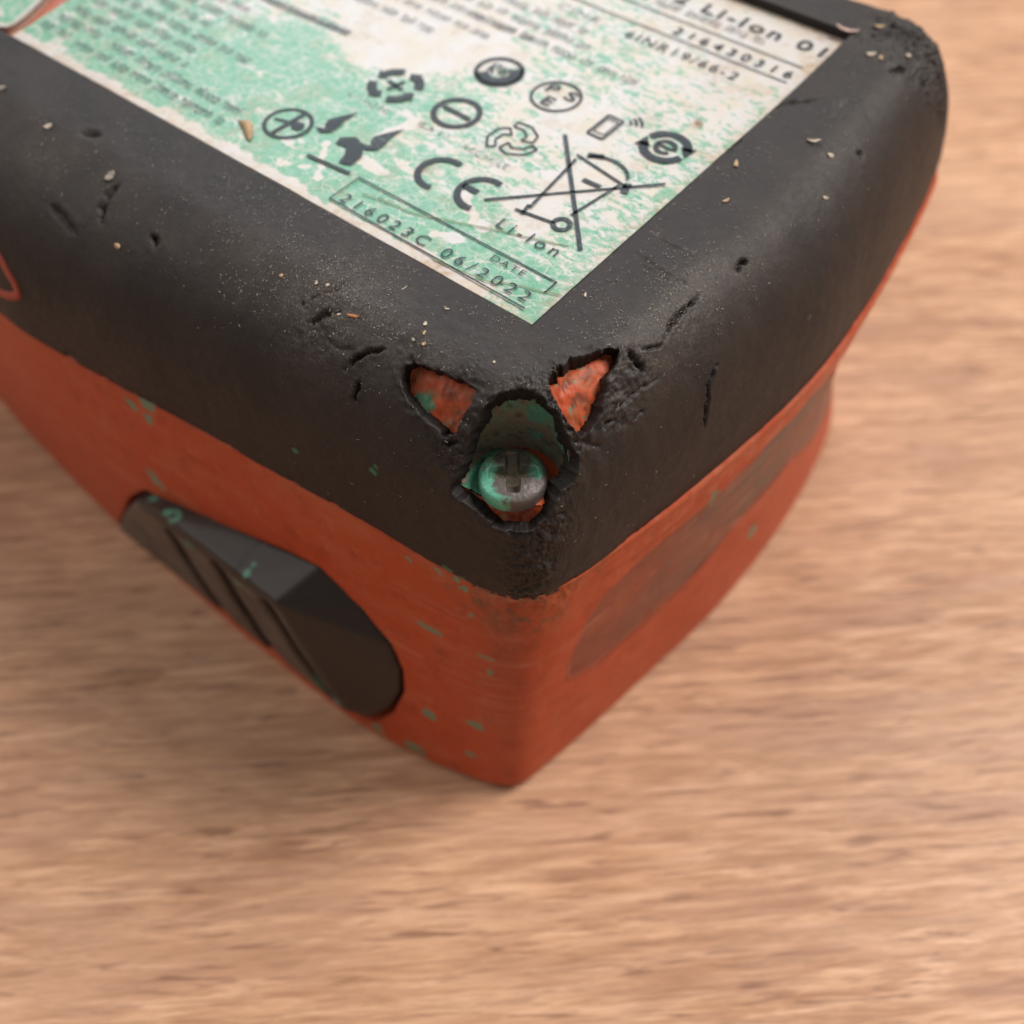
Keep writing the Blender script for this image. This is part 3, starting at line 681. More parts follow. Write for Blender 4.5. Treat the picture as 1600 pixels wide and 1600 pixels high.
def build_screw():
    R, H = 3.2, 2.3; nt, nr = 200, 64
    th = np.linspace(0, 2*math.pi, nt, endpoint=False); V = []; zc = []
    rr = np.concatenate([np.linspace(0.001, 1, nr), [1.0, 1.0, .995]])
    V = np.zeros((nt, len(rr), 3)); C = np.zeros((nt, len(rr), 3))
    rot = math.radians(40)
    for j, r in enumerate(rr):
        x = r*R*np.cos(th); y = r*R*np.sin(th)
        z = np.full(nt, 1.15+.72*(1-r**3.4)**.55 if r < 1 else 1.15)
        if j == nr: z[:] = .6
        if j == nr+1: z[:] = .15
        if j == nr+2: z[:] = -.1
        if j < nr:
            u = x*math.cos(rot)+y*math.sin(rot); v = -x*math.sin(rot)+y*math.cos(rot)
            rad = np.hypot(u, v)
            arm = np.minimum(np.abs(u), np.abs(v)); wid = .66-.14*np.clip(rad/1.9, 0, 1)
            depth = 1.5*np.clip(1-(rad/2.4)**2, 0, 1)**.7
            cross = sstep(wid+.16, wid-.10, arm)
            core = sstep(1.15, .75, rad)
            cut = np.maximum(cross*sstep(2.45, 2.1, rad), core)*depth
            z = z-cut
        V[:, j] = np.stack([x, y, z], 1)
    V[..., 2] += .05*fbm(V, 1.6, 3, 5)*(np.arange(len(rr)) < nr)[None]; P = V.reshape(-1, 3)+np.array([5.3, -9.55, FLOOR_Z])
    L = V.reshape(-1, 3); rad = np.hypot(L[:, 0], L[:, 1])/R
    # paint: left and right quadrants green, front crescent bare metal, dirt in the cross
    e = L[:, :2]@np.array([.65, -.76]); t = L[:, :2]@np.array([.76, .65])
    c = np.tile(np.array([.15, .132, .122]), (len(P), 1))
    n1 = fbm(P, 1.2, 3, 3)
    gl = sstep(.0, .25, -t/R-.34+.22*n1)*sstep(.75, .45, e/R+.12*n1); gr_ = sstep(0, .2, t/R-.40+.22*n1)*sstep(.25, .05, e/R+.15*n1)*sstep(.9, .8, rad)
    ring = sstep(.8, .9, rad)*sstep(0, .2, -t/R-.15+.2*n1)
    c = mix(c, np.array([.16, .55, .39]), np.clip(gl+gr_+ring, 0, 1)*.95)
    top = sstep(-.1, .5, -e/R)
    c = mix(c, np.array([.24, .22, .15]), .85*top*sstep(-.4, .3, n1))
    c = mix(c, np.array([.30, .26, .19]), sstep(1.2, .4, L[:, 2])*sstep(.8, .7, rad)*.85)
    o = mesh_obj('screw', P, grid_faces(nt, len(rr), True), METAL, pack, colors=c)
build_screw()

# --- release button on the near side: a rounded key with sloped ends, three slots between the ribs of its outer face
def hull(points):
    bm = bmesh.new()
    for p in points: bm.verts.new(p)
    bmesh.ops.convex_hull(bm, input=bm.verts); return bm
def temp(name, bm):
    me = bpy.data.meshes.new(name); bm.to_mesh(me); bm.free(); o = bpy.data.objects.new(name, me); col.objects.link(o); return o
def build_button():
    front = [(-46, -23.9, -40.4), (-39, -24.3, -36.6), (-23, -24.9, -34.4), (-17.0, -25.1, -33.8), (-15.2, -25.1, -37.6), (-13.4, -25.1, -41.8), (-11.9, -25.0, -46), (-10.6, -24.8, -50), (-10.2, -24.3, -53.8), (-11.5, -24.0, -56.6), (-59.0, -23.3, -59.3), (-54.5, -23.7, -53), (-49.5, -24.0, -44.8)]
    back = [(x, -15.5, z) for x, z in BUTTON_FOOT]
    mid = [(-45, -20.2, -39.8), (-38, -19.8, -37.8), (-21.4, -19.0, -32.6), (-15, -18.6, -31.4), (-9.2, -19.0, -34.4), (-5.2, -19.6, -38.2), (-3.8, -20.2, -42), (-3.8, -21.0, -46.5), (-5.5, -21.8, -52), (-8.5, -22.6, -56.8), (-61, -21.9, -59.4), (-56, -21.8, -53.5), (-50, -21.2, -45)]
    key = temp('key_blank', hull(front+mid+back))
    for x0, z0, x1, z1, w in ((-38.6, -41.6, -34.6, -58.5, 1.5), (-28.6, -39.2, -24.1, -58.5, 1.75), (-19.2, -37.6, -13.4, -54.5, 1.5)):
        pts = []
        for x, z, k in ((x0, z0, 1), (x1, z1, -1)):
            for a in np.linspace(0, 2*math.pi, 12, endpoint=False):
                for y in (-21.6, -27): pts.append((x+w*math.cos(a), y, z+w*1.2*math.sin(a)))
        c = temp('slot_blank', hull(pts)); bo = key.modifiers.new('slot', 'BOOLEAN'); bo.operation = 'DIFFERENCE'; bo.object = c; bo.solver = 'EXACT'
    r = key.modifiers.new('even', 'REMESH'); r.mode = 'VOXEL'; r.voxel_size = .24
    bpy.context.view_layer.update()
    me = bpy.data.meshes.new_from_object(key.evaluated_get(bpy.context.evaluated_depsgraph_get()))
    for o in [o for o in col.objects if o.name.startswith(('key_blank', 'slot_blank'))]: bpy.data.objects.remove(o)
    n = len(me.vertices); P = np.empty(n*3, np.float32); me.vertices.foreach_get('co', P); P = P.reshape(-1, 3).astype(float)
    E = np.empty(len(me.edges)*2, np.int32); me.edges.foreach_get('vertices', E); E = E.reshape(-1, 2)
    polys = [tuple(p.vertices) for p in me.polygons]; bpy.data.meshes.remove(me)
    deg = np.bincount(E.ravel(), minlength=n)[:, None]
    P0 = P.copy()
    for _ in range(7):
        S = np.zeros_like(P); np.add.at(S, E[:, 0], P[E[:, 1]]); np.add.at(S, E[:, 1], P[E[:, 0]]); P = .4*P+.6*S/deg
    sharp = np.linalg.norm(P-P0, axis=1); inner = P0[:, 1] > -23.3
    P[:, 2] -= .0
    c = np.tile(np.array([.034, .0265, .0235]), (n, 1))
    face = sstep(-22.9, -23.6, P[:, 1])*np.where(P[:, 2] < np.interp(P[:, 0], [-46, -17], [-40.6, -35.4]), 1, 0)*np.where(P[:, 0] < np.interp(P[:, 2], [-56, -34], [-11, -17.2]), 1, 0)
    c = mix(c, np.array([.115, .09, .074]), face*np.clip(.75+.5*fbm(P, .35, 3, 3), 0, 1))  # outer face painted lighter, sloped right end left darker as painted shade
    c = mix(c, np.array([.17, .15, .135]), np.clip(sstep(.06, .22, sharp)*(.35+.7*fbm(P, .5, 3, 13)), 0, .8)*(P[:, 1] < -22.8))
    seam = np.exp(-((P[:, 0]+24.2)/.28)**2)*(P[:, 2] > np.interp(P[:, 0], [-46, -17], [-40.8, -34.2])); c = c*(1-.7*seam)[:, None]
    for (ctr, r_, kk) in [((-36.9, -23.4, -37.0), (1.9, 1.0, 1.2), 1.1), ((-42.5, -22.6, -39.2), (2.8, .6, .8), .8), ((-22.6, -23.9, -33.9), (.6, 1.0, 1.0), 1.), ((-26.6, -22.6, -46), (1.2, 1.2, 6.5), .75), ((-37.4, -22.6, -46), (1.1, 1.2, 4), .6),
             ((-29.6, -24.6, -38.4), (1.0, .6, .9), .8), ((-34, -24.4, -38.6), (.8, .6, .8), .6), ((-15.2, -23, -52), (1.2, 1.4, 3), .7), ((-12.8, -23.6, -56.3), (.8, .8, 1.2), .5), ((-24.6, -24.9, -37.6), (.6, .4, .7), .7)]:
        d = np.linalg.norm((P-np.array(ctr))/np.array(r_), axis=1)+.5*fbm(P, 1.1, 3, 29); c = mix(c, np.array([.10, .32, .21])*kk, sstep(1.05, .75, d)*.92)
    mesh_obj('release_button', P, polys, KEY, pack, colors=c)
build_button()

# --- red letter stroke moulded into the rubber on the near side
def build_emblem():
    loop = catmull(EMBLEM, 10); Q = COVER.reshape(-1, 3); Nn = NORM.reshape(-1, 3)
    m = (Q[:, 0] < -40) & (Q[:, 0] > -80) & (Q[:, 1] < -8); Q = Q[m]; Nn = Nn[m]
    V = []; n = len(loop)
    t = np.roll(loop, -1, 0)-np.roll(loop, 1, 0); t /= np.linalg.norm(t, axis=1)[:, None]
    for i in range(n):
        k = np.argmin(((Q-loop[i])**2).sum(1)); nn = Nn[k]; s = np.cross(nn, t[i]); s /= np.linalg.norm(s)
        for a, b in ((-.62, -.25), (-.5, .16), (.5, .16), (.62, -.25)): V.append(Q[k]+s*a+nn*b)
    V = np.array(V).reshape(n, 4, 3)
    for _ in range(6): V = (np.roll(V, 1, 0)+2*V+np.roll(V, -1, 0))/4
    mesh_obj('red_emblem', V.reshape(-1, 3), grid_faces(n, 4, True), RED_TRIM, pack)
build_emblem()

# ------------------------------------------------------------------ label and its print
def cover_map(x, y):
    """how much green film is left: weighted blobs read off the photograph (label millimetres)"""
    blobs = [(-74, 6, 8, .72), (-62, 10, 9, .80), (-55, 12, 8, .82), (-48, 8, 7, .72), (-42, 14, 6, .82), (-50, 20, 6, .72), (-36, 9, 5, .78), (-34, 20, 4, .68), (-42, 27, 6, .12), (-36, 30, 5, .10), (-50, 27, 5, .35),
             (-60, 24, 7, .45), (-70, 18, 7, .62), (-65, 36, 8, .42), (-52, 38, 7, .28), (-40, 36, 6, .32), (-30, 4, 4, .80), (-22, 4, 4, .78), (-16, 6, 4, .74), (-12, 3, 3, .74), (-6, 3, 3, .66), (-3, 5, 3, .62), (-22, 10, 4, .58), (-13, 9, 3, .60),
             (-26, 15, 4, .55), (-20, 18, 4, .52), (-31, 26, 4, .60), (-25, 25, 4, .52), (-20, 26, 4, .30), (-14, 29, 4, .18), (-15, 20, 4, .48), (-9, 20, 3, .14), (-4, 14, 4, .55), (-3, 20, 4, .54), (-8, 29, 4, .46), (-4, 30, 4, .5),
             (-10, 34, 4, .46), (-16, 35, 4, .50), (-20, 40, 5, .54), (-28, 42, 5, .44), (-12, 42, 5, .36), (-4, 42, 5, .38), (-6, 50, 5, .14), (-16, 52, 6, .26), (-26, 50, 6, .48), (-40, 50, 9, .4), (-9, 13, 2.5, .2), (-60, 50, 12, .4)]
    w = 0; s = 0
    for bx, by, r, v in blobs:
        k = np.exp(-((x-bx)**2+(y-by)**2)/(r*.85)**2)+1e-9; w = w+k; s = s+k*v
    return s/w
LABEL_Z = -.10
def sticker_mesh(name, outline_fn, x0, x1, nx, ny, mat, parent):
    X, Y = np.meshgrid(np.linspace(x0, x1, nx), np.linspace(.15, 59.85, ny), indexing='ij')
    Xw, Yw = outline_fn(X, Y)
    P3 = np.stack([Xw, Yw, np.zeros_like(Xw)], -1)
    Z = LABEL_Z+.035*fbm(P3, .12, 3, 5)+.012*fbm(P3, .5, 2, 8)
    return Xw, Yw, Z
def build_label():
    nx, ny = 330, 250
    Xw, Yw, Z = sticker_mesh('label', lambda x, y: (x, y), -79.6, -.15, nx, ny, None, None)
    # left edge runs slightly slanted to the torn gap, right far corner is curled
    lean = np.interp(Yw, [0, 3, 9, 20, 60], [0, -.2, -1.2, -2., -3.])
    k = np.clip((-Xw-70)/9.6, 0, 1); Xw = Xw+lean*k
    hole = np.exp(-(((Xw+5.3)/.55)**2+((Yw-35.3)/.75)**2)**2)
    Z = Z-.5*hole
    cm = cover_map(Xw, Yw)
    edge = np.minimum(Yw, np.minimum(-Xw, 60-Yw)); bare = np.where(Xw < -6, sstep(2.0, .6, Yw+.5*fbm(np.stack([Xw, Yw, 0*Xw], -1), .5, 3, 6)), 0)
    cm = (cm-.05)*(1-bare)
    # long pale scratches where the print is scraped off
    for a, b, w in (((-17.3, 10.4), (-12.4, 7.6), .55), ((-34.6, 8.2), (-31, 3.4), .5), ((-38.2, 5.8), (-35, 4.9), .35), ((-31, 12.5), (-29.5, 17), .7), ((-29.5, 8.5), (-26.5, 8.2), .8), ((-15.5, 4.2), (-13.0, 4.9), .35), ((-36, 2.6), (-33, 3.8), .3)):
        P = np.stack([Xw.ravel(), Yw.ravel(), 0*Xw.ravel()], 1); d, t = seg_dist(P, [(*a, 0), (*b, 0)])
        cm = cm*(1-sstep(w*1.15, w*.75, d+.35*fbm(P, .9, 3, 3)).reshape(cm.shape))
    Pg = np.stack([Xw, Yw, 0*Xw], -1); gr = .06+.30*sstep(.35, .75, fbm(Pg, .35, 4, 61))+.42*np.exp(-(edge/1.2)**2)+.55*np.exp(-((Xw+8.3)/1.6)**2-((Yw-46)/4.)**2)+.35*np.exp(-((Xw+10)/2)**2-((Yw-33)/2.)**2)+.6*np.exp(-((Xw+3)/4)**2-((Yw-59)/1.6)**2)
    gr += .6*np.exp(-((Xw+1)/1.2)**2-((Yw-53)/2.5)**2)+.9*np.exp(-((Xw+12.5)/1.6)**2-((Yw-.6)/.7)**2)+.7*np.exp(-((Xw+43.3)/.8)**2-((Yw-9.2)/.35)**2)+.7*np.exp(-((Xw+44.)/.35)**2-((Yw-3.6)/1.2)**2)
    gr += .7*np.exp(-((Xw+23)/.5)**2-((Yw-11)/.9)**2)+1.5*hole+.35*np.exp(-((Xw+43.5)/.6)**2-((Yw-26)/.5)**2)
    fine = np.clip(sstep(-34, -14, Xw)*.5+sstep(8, 26, Yw)*.6, 0, 1)
    C = np.stack([cm, np.clip(gr, 0, 1), fine], -1).reshape(-1, 3)
    V = np.stack([Xw, Yw, Z], -1)
    # skirt that gives the sticker its thickness
    ring = list(range(0, nx*ny, ny))+[(nx-1)*ny+j for j in range(1, ny)]+[i*ny+ny-1 for i in range(nx-2, -1, -1)]+[j for j in range(ny-2, 0, -1)]
    P = V.reshape(-1, 3); low = P[ring].copy(); low[:, 2] = -.6
    F = grid_faces(nx, ny); b = len(P); m = len(ring)
    SF = np.array([[ring[i], ring[(i+1) % m], b+(i+1) % m, b+i] for i in range(m)])
    return mesh_obj('label', np.vstack([P, low]), np.vstack([F, SF]), STICKER, pack, colors=np.vstack([C, np.tile([[0, .6, .5]], (m, 1))]))
label = build_label()

def build_torn_label():
    """second sticker beyond the torn gap, with a rounded near corner"""
    out = [(-82.0, .2), (-81.2, .6), (-80.9, 1.6), (-81.2, 3.4), (-82.2, 5.6), (-83.0, 7.4), (-84.0, 9.5), (-84.6, 14), (-84.8, 30), (-84.8, 59.8)]
    ny = 120; ys = np.linspace(.2, 59.8, ny); o = np.array(out); xe = np.interp(ys, o[:, 1], o[:, 0])
    nx = 60; t = np.linspace(0, 1, nx)[:, None]; X = -119.8+(xe+119.8)[None]*t; Y = np.repeat(ys[None], nx, 0)
    P3 = np.stack([X, Y, 0*X], -1); Z = .12+.03*fbm(P3, .2, 3, 4)
    edge = (xe[None]-X)
    C = np.stack([np.full(X.shape, .66)*sstep(0, 1.2, edge), .5*np.exp(-(edge/.5)**2), np.full(X.shape, .3)], -1).reshape(-1, 3)
    P = np.stack([X, Y, Z], -1).reshape(-1, 3); ring = [(nx-1)*ny+j for j in range(ny)]; low = P[ring].copy(); low[:, 2] = -.6
    b = len(P); SF = np.array([[ring[i], ring[i+1], b+i+1, b+i] for i in range(ny-1)])
    o = mesh_obj('label', np.vstack([P, low]), np.vstack([grid_faces(nx, ny), SF]), STICKER, pack, colors=np.vstack([C, np.tile([[0, .7, .5]], (ny, 1))]))
    o['label'] = 'second green sticker beyond the red gap at upper left'
build_torn_label()

PRINT_Z = .035
class Print:
    """flat printed shapes lying on the label, one mesh per sign"""
    def __init__(self): self.V = []; self.F = []
    def poly(self, pts):
        b = len(self.V); self.V += [(x, y, PRINT_Z) for x, y in pts]; self.F.append(tuple(range(b, b+len(pts))))
    def line(self, pts, w, closed=False):
        p = np.array(pts, float); n = len(p)
        if closed: t = np.roll(p, -1, 0)-np.roll(p, 1, 0)
        else: t = np.gradient(p, axis=0)
        t /= np.maximum(np.linalg.norm(t, axis=1), 1e-9)[:, None]; s = np.stack([-t[:, 1], t[:, 0]], 1)*w/2
        b = len(self.V)
        for i in range(n): self.V += [(*(p[i]+s[i]), PRINT_Z), (*(p[i]-s[i]), PRINT_Z)]
        for i in range(n if closed else n-1):
            a = b+2*i; c = b+2*((i+1) % n); self.F.append((a, a+1, c+1, c))
    def segs(self, pts, w):
        for a, c in zip(pts[:-1], pts[1:]): self.line([a, c], w)
    def arc(self, cx, cy, r, a0, a1, w, n=40, ry=None):
        t = np.radians(np.linspace(a0, a1, n)); self.line(np.stack([cx+r*np.cos(t), cy+(ry or r)*np.sin(t)], 1), w)
    def ring(self, cx, cy, r, w, n=56):
        t = np.linspace(0, 2*np.pi, n, endpoint=False); self.line(np.stack([cx+r*np.cos(t), cy+r*np.sin(t)], 1), w, True)
    def disc(self, cx, cy, r, n=40):
        t = np.linspace(0, 2*np.pi, n, endpoint=False); self.poly([(cx+r*math.cos(a), cy+r*math.sin(a)) for a in t])
    def build(self, name, mat=INK):
        return mesh_obj(name, self.V, self.F, mat, label, smooth=False)

def text(s, x, y, h, name='printed_text', mat=INK, stretch=1.0, bold=0., width=None, spacing=1.25):
    cu = bpy.data.curves.new('lettering', 'FONT'); cu.body = s; cu.size = h*MM/.70; cu.offset = bold*MM; cu.resolution_u = 6; cu.space_character = spacing
    t = bpy.data.objects.new('lettering', cu); col.objects.link(t); bpy.context.view_layer.update()
    me = bpy.data.meshes.new_from_object(t.evaluated_get(bpy.context.evaluated_depsgraph_get())); me.name = name
    w0 = t.dimensions.x; bpy.data.objects.remove(t); bpy.data.curves.remove(cu)
    sx = width*MM/max(w0, 1e-6) if width else stretch
    me.transform(Matrix.Translation((x*MM, y*MM, PRINT_Z*MM)) @ Matrix.Diagonal((sx, 1, 1, 1)))
    me.materials.clear(); me.materials.append(mat)
    o = bpy.data.objects.new(name, me); col.objects.link(o); o.parent = label
    return o

def build_print():
    # lettering that can be read
    text('5.2 Li-Ion 01', -25.2, 54.9, 2.1, width=24.0, bold=.06)
    text('216430316', -17.6, 48.8, 1.5, width=15.9, bold=.03, spacing=1.6)
    text('6INR19/66-2', -21.7, 44.7, 1.6, width=15.2)
    text('CINR', -31.8, 44.9, 1.4, width=6, mat=FAINT)
    text('RECYCLE', -22.5, 16.2, .95, width=6.0, mat=FAINT)
    text('BAT!', -29.1, 16.4, .85, width=4.2, mat=FAINT)
    text('Li-Ion', -11.7, 8.6, 1.55, width=7.4, spacing=1.4)
    text('DATE', -8.9, 4.5, .85, width=4.0)
    text('216023C 06/2022', -26.7, 1.95, 1.40, width=24.2, spacing=1.5)
    text('FC', -23.6, 4.4, .7, width=1.6, mat=FAINT)
    # ruled lines and date box
    p = Print(); p.line([(-34, 51.65), (-1.5, 51.65)], .22); p.line([(-36, 47.95), (-1.5, 47.95)], .22); p.build('ruled_line')
    p = Print(); p.line([(-27.5, 1.55), (-27.5, 5.95)], .14); p.line([(-27.5, 5.9), (-1.7, 5.85)], .20); p.line([(-1.75, 5.9), (-1.75, 4.0)], .2); p.line([(-27.5, 1.6), (-1.9, 1.25)], .2); p.build('date_box')
    # round marks
    p = Print(); p.ring(-28.4, 29.9, 2.7, .5)
    t = np.radians(np.linspace(-140, 50, 30)); p.line(np.stack([-28.4+2.0*np.cos(t), 29.9+2.0*np.sin(t)], 1), 1.5); p.line([(-29.7, 29.2), (-29.7, 30.9), (-28.9, 31.0), (-28.9, 30.2), (-29.6, 30.1), (-28.9, 29.2)], .32); p.line([(-28.3, 31.0), (-28.3, 29.5), (-27.7, 29.5), (-27.7, 31.0)], .32); p.build('round_mark')
    p = Print(); p.ring(-20.3, 30.0, 2.8, .32); p.build('round_mark', CRISP)
    text('P', -22.3, 30.2, 1.65, width=1.35, bold=.02, mat=CRISP); text('S', -19.7, 30.2, 1.65, width=1.4, bold=.02, mat=CRISP); text('E', -21.3, 27.95, 1.65, width=1.3, bold=.02, mat=CRISP)
    p = Print(); p.segs([(-13.6, 26.7), (-11.6, 26.7), (-11.6, 30.7), (-13.6, 30.7), (-13.6, 26.7)], .28); p.segs([(-13.3, 27.4), (-11.9, 27.4), (-11.9, 30.1), (-13.3, 30.1), (-13.3, 27.4)], .16)
    for r in (.8, 1.4, 2.0): p.arc(-11.4, 30.4, r, 20, 75, .25, 12)
    p.build('phone_mark', CRISP)
    p = Print(); p.arc(-5.5, 29.7, 2.35, 15, 165, .95); p.arc(-5.5, 29.7, 2.35, 195, 345, .95); p.poly([(-2.5, 31.2), (-4.2, 30.7), (-2.9, 29.3)]); p.poly([(-8.5, 28.2), (-6.8, 28.7), (-8.1, 30.1)])
    p.arc(-5.5, 29.7, 1.05, 0, 320, .5); p.line([(-6.5, 29.7), (-4.5, 29.7)], .36); p.build('arrow_ring_mark')
    p = Print(); p.ring(-27.0, 20.8, 2.55, .66); p.line([(-29.0, 20.9), (-25.0, 20.7)], .62); p.build('ban_mark')
    # three chasing arrows, outlined
    p = Print(); c = np.array([-19.0, 20.9])
    for k in range(3):
        a = math.radians(90+120*k); R_ = np.array([[math.cos(a), -math.sin(a)], [math.sin(a), math.cos(a)]])
        pts = [(.55, -1.5), (1.5, -1.3), (2.2, -.1), (2.05, 1.2), (1.35, 1.1), (1.5, .2), (.95, -.6), (.25, -.55)]
        p.segs([tuple(c+1.32*(R_@np.array(q))) for q in pts+[pts[0]]], .24)
    p.build('recycling_arrows', CRISP)
    # conformity letters as round strokes
    p = Print(); p.arc(-21.2, 11.6, 2.45, 75, 285, .74); p.arc(-15.8, 11.6, 2.45, 75, 285, .74); p.line([(-18.2, 11.6), (-16.2, 11.6)], .74); p.build('conformity_letters')
    # crossed out wheeled bin
    p = Print(); p.line([(-15.2, 24.9), (-2.7, 10.9)], .46); p.line([(-15.0, 11.1), (-2.0, 24.5)], .34)
    p.segs([(-11.7, 22.2), (-10.6, 13.0)], .36); p.segs([(-5.6, 21.4), (-6.6, 14.6)], .34); p.segs([(-11.6, 11.9), (-7.2, 12.6)], .34); p.line([(-10.9, 13.3), (-10.6, 11.7)], .4)
    p.line([(-12.1, 22.9), (-4.6, 21.6)], .3); p.arc(-8.4, 22.1, 3.0, 15, 150, .34, 20, 2.3); p.line([(-11.2, 23.6), (-9.6, 24.3)], .7); p.ring(-6.5, 12.9, .85, .5); p.line([(-5.0, 22.2), (-4.5, 20.6)], .8)
    p.line([(-9.1, 19.9), (-6.9, 20.0)], .6); p.build('crossed_bin_mark', CRISP)
    # four chunky arrows chasing round a ring, left of the round marks
    p = Print(); cx, cy = -35.9, 20.6
    for k in range(4):
        a0 = 90*k+20; p.arc(cx, cy, 2.7, a0, a0+50, 1.1, 10); e = math.radians(a0+50)
        p.poly([(cx+3.7*math.cos(e), cy+3.7*math.sin(e)), (cx+2.7*math.cos(e+.40), cy+2.7*math.sin(e+.40)), (cx+1.7*math.cos(e), cy+1.7*math.sin(e))])
    p.line([(cx-1.3, cy+.2), (cx+1.2, cy-.2)], .5); p.line([(cx-.2, cy-1.2), (cx+.3, cy+1.2)], .45)
    p.build('arrow_ring_mark'); text('LI-ION', -39.0, 15.9, .9, width=5.6, mat=FAINT)
    # ring with a tap, flames, hand
    p = Print(); p.ring(-40.2, 8.0, 2.6, .46); p.line([(-40.3, 5.7), (-40.0, 10.2)], .6); p.line([(-42.0, 7.7), (-40.5, 8.2)], .4); p.disc(-39.0, 8.3, .75); p.build('round_mark')
    for x, y, s, m in ((-36.4, 10.8, 1.15, INK), (-30.3, 11.6, 1.15, CRISP)):
        p = Print(); q = [(-.9, -1.2), (.1, -1.6), (.9, -.9), (.9, .2), (.6, 1.2), (.75, 3.0), (-.1, 1.6), (-.7, .4), (-.5, -.3), (.05, -.9), (-.4, -1.0)]
        p.poly([(x+a*s, y+b*s) for a, b in q]); p.build('flame_mark', m)
    p = Print(); p.poly([(-33.6, 8.6), (-33.9, 9.7), (-32.6, 10.8), (-30.9, 10.2), (-29.7, 8.6), (-29.6, 6.9), (-31.0, 6.4), (-31.4, 7.8), (-32.2, 8.9)]); p.line([(-34.5, 5.3), (-28.7, 5.8)], .5); p.build('hand_mark', INK)
    # rows of small print, rubbed beyond reading: words as broken strokes
    r2 = random.Random(3)
    p = Print()
    rows = [(-78.8, -74, 3.6), (-72, -46, 3.2), (-78.5, -70, 5.9), (-68, -46, 5.6), (-78.6, -58, 8.3), (-78, -60, 10.8), (-78, -52, 13.2), (-77, -62, 15.7), (-77.6, -55, 18.2), (-77, -60, 20.8),
            (-62, -40, 31.2), (-60, -34, 34.2), (-58, -30, 37.0), (-56, -23, 39.6), (-50, -26, 42.2), (-39, -14.6, 37.0), (-62, -36, 45), (-60, -38, 48), (-60, -36, 51), (-60, -36, 54), (-34, -8, 53.0)]
    for x0, x1, y in rows:
        x = x0
        while x < x1:
            w = r2.uniform(1.4, 4.2); e = min(x+w, x1)
            while x < e:
                k = r2.choice('lnot'); h = 1.15
                if k == 'l': p.line([(x, y), (x, y+h*1.25)], .2); x += .42
                elif k == 'n': p.segs([(x, y), (x, y+h*.85), (x+.5, y+h*.85), (x+.5, y)], .2); x += .85
                elif k == 'o': p.segs([(x, y), (x, y+h*.8), (x+.5, y+h*.8), (x+.5, y), (x, y)], .2); x += .85
                else: p.line([(x, y), (x, y+h)], .2); p.line([(x-.2, y+h*.75), (x+.35, y+h*.75)], .2); x += .6
            x += .75
    p.build('small_print', FAINT)
    p = Print(); p.line([(-62, 24.6), (-47.6, 25.2)], 1.1); p.build('heading_bar', FAINT); p = Print(); p.disc(-66.5, 26, .8); p.build('bullet_mark', FAINT)
    # green hair-thin scratches across the date box
    for pts in ([(-25.4, 4.2), (-23, 4.7), (-19, 5.2), (-15.7, 6.4), (-11, 8.2), (-6, 9.9), (-3.9, 10.8)], [(-13.2, 1.2), (-11, 1.35), (-7, 2.0), (-5, 3.1), (-2.5, 3.9), (-.2, 4.8)]):
        p = Print(); q = catmull(pts+pts[::-1][1:-1], 8)[:len(pts)*8-8]; p.line([(a+.05*r2.uniform(-1, 1), b+.05*r2.uniform(-1, 1)) for a, b in q], .13); p.build('scratch', SEED)
build_print()

# ------------------------------------------------------------------ debris on the pack
CQ = COVER.reshape(-1, 3); CN = NORM.reshape(-1, 3)
def frame_at(p, ang):
    k = np.argmin(((CQ-np.array(p))**2).sum(1)); n = CN[k]; q = CQ[k]
    e = np.array([.777, .628, 0]); e = e-n*(e@n); e /= np.linalg.norm(e); f = np.cross(n, e); a = math.radians(ang)
    return q, n, e*math.cos(a)+f*math.sin(a), -e*math.sin(a)+f*math.cos(a)

def build_chip(lab, p, length, width, ang, ci, seed):
    """a small curled flake: a lens shaped shell with ragged outline"""
    r = np.random.default_rng(seed); q, n, e, f = frame_at(p, ang)
    if lab.startswith(('pink', 'white flake near the bottom')): q = np.array(p)
    na, nb = 9, 5; V = []; 
    for i in range(na):
        t = i/(na-1)*2-1; w = (1-abs(t)**2.2)**.6+.12; cz = .12*width+.16*length*t*t*r.uniform(.4, 1)
        off = r.uniform(-.12, .12)*width
        for j in range(nb):
            s = j/(nb-1)*2-1
            V.append(q+e*t*length/2+f*(s*w*width/2+off)+n*(cz+.13*width*(1-s*s)*r.uniform(.8, 1.2)+.02))
    V = np.array(V); top = len(V); V = np.vstack([V, V-n*.16*width])
    F = grid_faces(na, nb); G = F[:, ::-1]+top
    ring = [i*nb for i in range(na)]+[(na-1)*nb+j for j in range(1, nb)]+[i*nb+nb-1 for i in range(na-2, -1, -1)]+[j for j in range(nb-2, 0, -1)]
    S = np.array([[ring[i], top+ring[i], top+ring[(i+1) % len(ring)], ring[(i+1) % len(ring)]] for i in range(len(ring))])
    kind = next(k for w, k in (('sticker', 'paper scrap'), ('splinter', 'splinter'), ('fibre', 'fibre'), ('curl', 'fibre'), ('crumb', 'crumb'), ('grain', 'grain'), ('chip', 'wood chip'), ('sliver', 'wood chip'), ('husk', 'flake'), ('flake', 'flake')) if w in lab.split(',')[0].replace('touching the orange splinter', '').replace('topmost of four crumbs', ''))
    o = mesh_obj(kind.replace(' ', '_'), V, np.vstack([F, G, S]), HUSK[ci])
    tag(o, lab, kind, 'loose chips and crumbs on the battery')
for i, (lab, p, a, b, ang, ci) in enumerate(CHIPS): build_chip(lab, p, a*.88, b*.78, ang, ci, 100+i)

